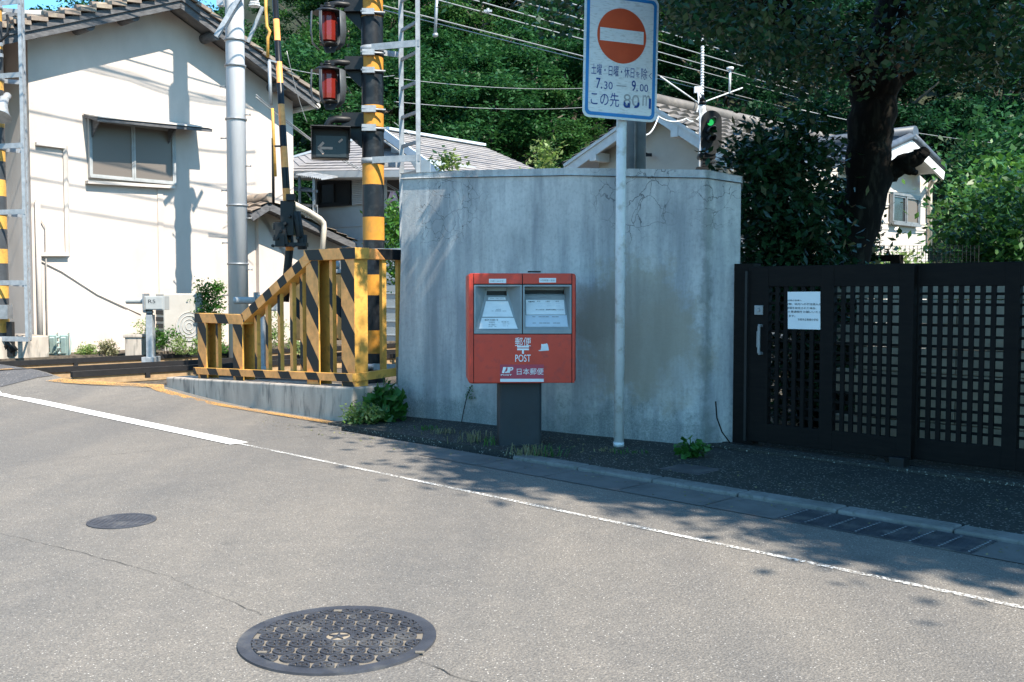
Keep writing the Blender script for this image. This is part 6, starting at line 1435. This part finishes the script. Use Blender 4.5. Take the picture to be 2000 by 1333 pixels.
# weeds at the wall foot
def big_leaf(name, label, base, n, r0, hmax, size, mat, seed):
    g = np.random.default_rng(seed); o = thing(name, label, 'weed', base); P = []; f = MB()
    for k in range(n):
        a = g.uniform(0, 6.28); rr = r0 * math.sqrt(g.random()); z = hmax * g.uniform(.12, 1) * (1 - .45 * rr / r0); tip = V(base) + V((math.cos(a) * rr, math.sin(a) * rr * .6, z)); P.append(tip)
        f.tube([V(base) + V((math.cos(a) * rr * .25, math.sin(a) * rr * .2, 0)), V(base).lerp(tip, .6) + V((0, 0, .03)), tip], [.005, .004, .002], 5)
    leaf_cloud('leaves', P, size, mat, o, seed, flat=.25, aspect=.85); f.build('stem', m_lf_weed, o); return o
b0 = V((-1.16, 9.05, .0)); big_leaf('broad_weed', 'dark broad leaved weed at the plinth corner by the grey wall', b0, 170, .2, .46, .095, m_lf_weed, 71)
c = [tuple(V((-1.33 + rnd.uniform(-.13, .13), 8.9 + rnd.uniform(-.08, .08), rnd.uniform(.03, .16)))) for _ in range(26)]
shrub('pale_weed', 'light green spreading weed below the plinth corner', 'weed', V((-1.38, 8.9, 0)), c, 40, .045, .045, m_lf_pale, 72, None, 8, .4)
def tuft(label, x, y, n, h, mat, seed, z0=.03, sp=.07):
    g = np.random.default_rng(seed); f = MB(); b = V((x, y, z0))
    for k in range(n):
        a = g.uniform(0, 6.28); p0 = b + V((g.normal() * sp, g.normal() * sp * .5, -.01)); d = V((math.cos(a), math.sin(a), 0)) * h * g.uniform(.2, .8); hh = h * g.uniform(.4, 1); s = V((-math.sin(a), math.cos(a), 0)) * .003
        p1 = p0 + d * .4 + EZ * hh * .7; p2 = p0 + d + EZ * hh * .75
        f.add([p0 - s, p0 + s, p1 + s, p1 - s, p2], [(0, 1, 2, 3), (3, 2, 4)])
    return tag(f.build('grass_tuft', mat), label, 'grass tuft', 'grass tufts along the wall foot')
for k, (px, py, n, h, m_, lab) in enumerate(((930, 862, 60, .13, m_lf_dry, 'thin dry grass tuft just left of the red box pedestal'), (1033, 888, 70, .12, m_lf_dry, 'pale dry grass tuft in front of the red box pedestal'), (1085, 890, 26, .14, m_lf_weed, 'green grass tuft right of the red box pedestal'), (955, 868, 24, .12, m_lf_weed, 'green grass tuft touching the left side of the pedestal'), (835, 838, 40, .06, m_lf_weed, 'low grass tuft under the left end of the grey wall'), (865, 845, 50, .07, m_lf_dry, 'low dry grass between the broad weed and the red box'), (1230, 884, 30, .05, m_lf_weed, 'tiny grass tuft beside the white sign pole'), (1180, 880, 30, .05, m_lf_dry, 'tiny dry grass left of the sign pole foot'))):
    p = G(px, py, .03); tuft(lab, p.x, p.y, n, h, m_, 80 + k)
p = G(1350, 893, .03); big_leaf('broad_weed', 'small dark weed at the wall foot near its right corner', V((p.x, p.y, .03)), 60, .13, .16, .055, m_lf_weed, 75)
f = MB(); wq = lambda x, y, o=.01: PL(x, y, uv(5.5, 6.2), UD * .14 + VD) - VD * o
f.tube([wq(1440, 862, .1), wq(1425, 842, .1), wq(1412, 815, .08), wq(1408, 783, .07)], .005, 6); tag(f.build('dry_vine', m_bark), 'thin curved dead vine on the right corner of the wall', 'vine')
t = thing('dry_stalk', 'withered weed stalk against the wall left of the red box', 'weed', wq(908, 832, .05)); f = MB(); f.tube([wq(908, 832, .05), wq(914, 800, .05), wq(921, 770, .05), wq(930, 752, .05)], .004, 5); f.build('stem', m_bark, t)
leaf_cloud('leaves', [tuple(wq(927 + rnd.uniform(-8, 6), 764 + rnd.uniform(-12, 16), .05 + rnd.uniform(-.02, .02))) for _ in range(46)], .035, m_lf_weed, t, 91, aspect=.3)
# fallen leaves and grit at the kerb
lv = []
for _ in range(420):
    u = rnd.uniform(1, 8.2); v = 5.2 + abs(rnd.gauss(0, .5)) if rnd.random() < .6 else 4.95 - abs(rnd.gauss(0, .12)); 
    if v > 6.0: continue
    lv.append(tuple(uv(u, v, .036 if (v > 5.16 and u < 7.4) else .008)))
o = leaf_cloud('leaf_litter', lv, .024, m_lf_dry, None, 95, flat=3); o.data.materials[0] = m_lf_dry; tag(o, 'scattered dry leaves and grit along the kerb and wall foot', 'leaf litter', None, 'stuff')
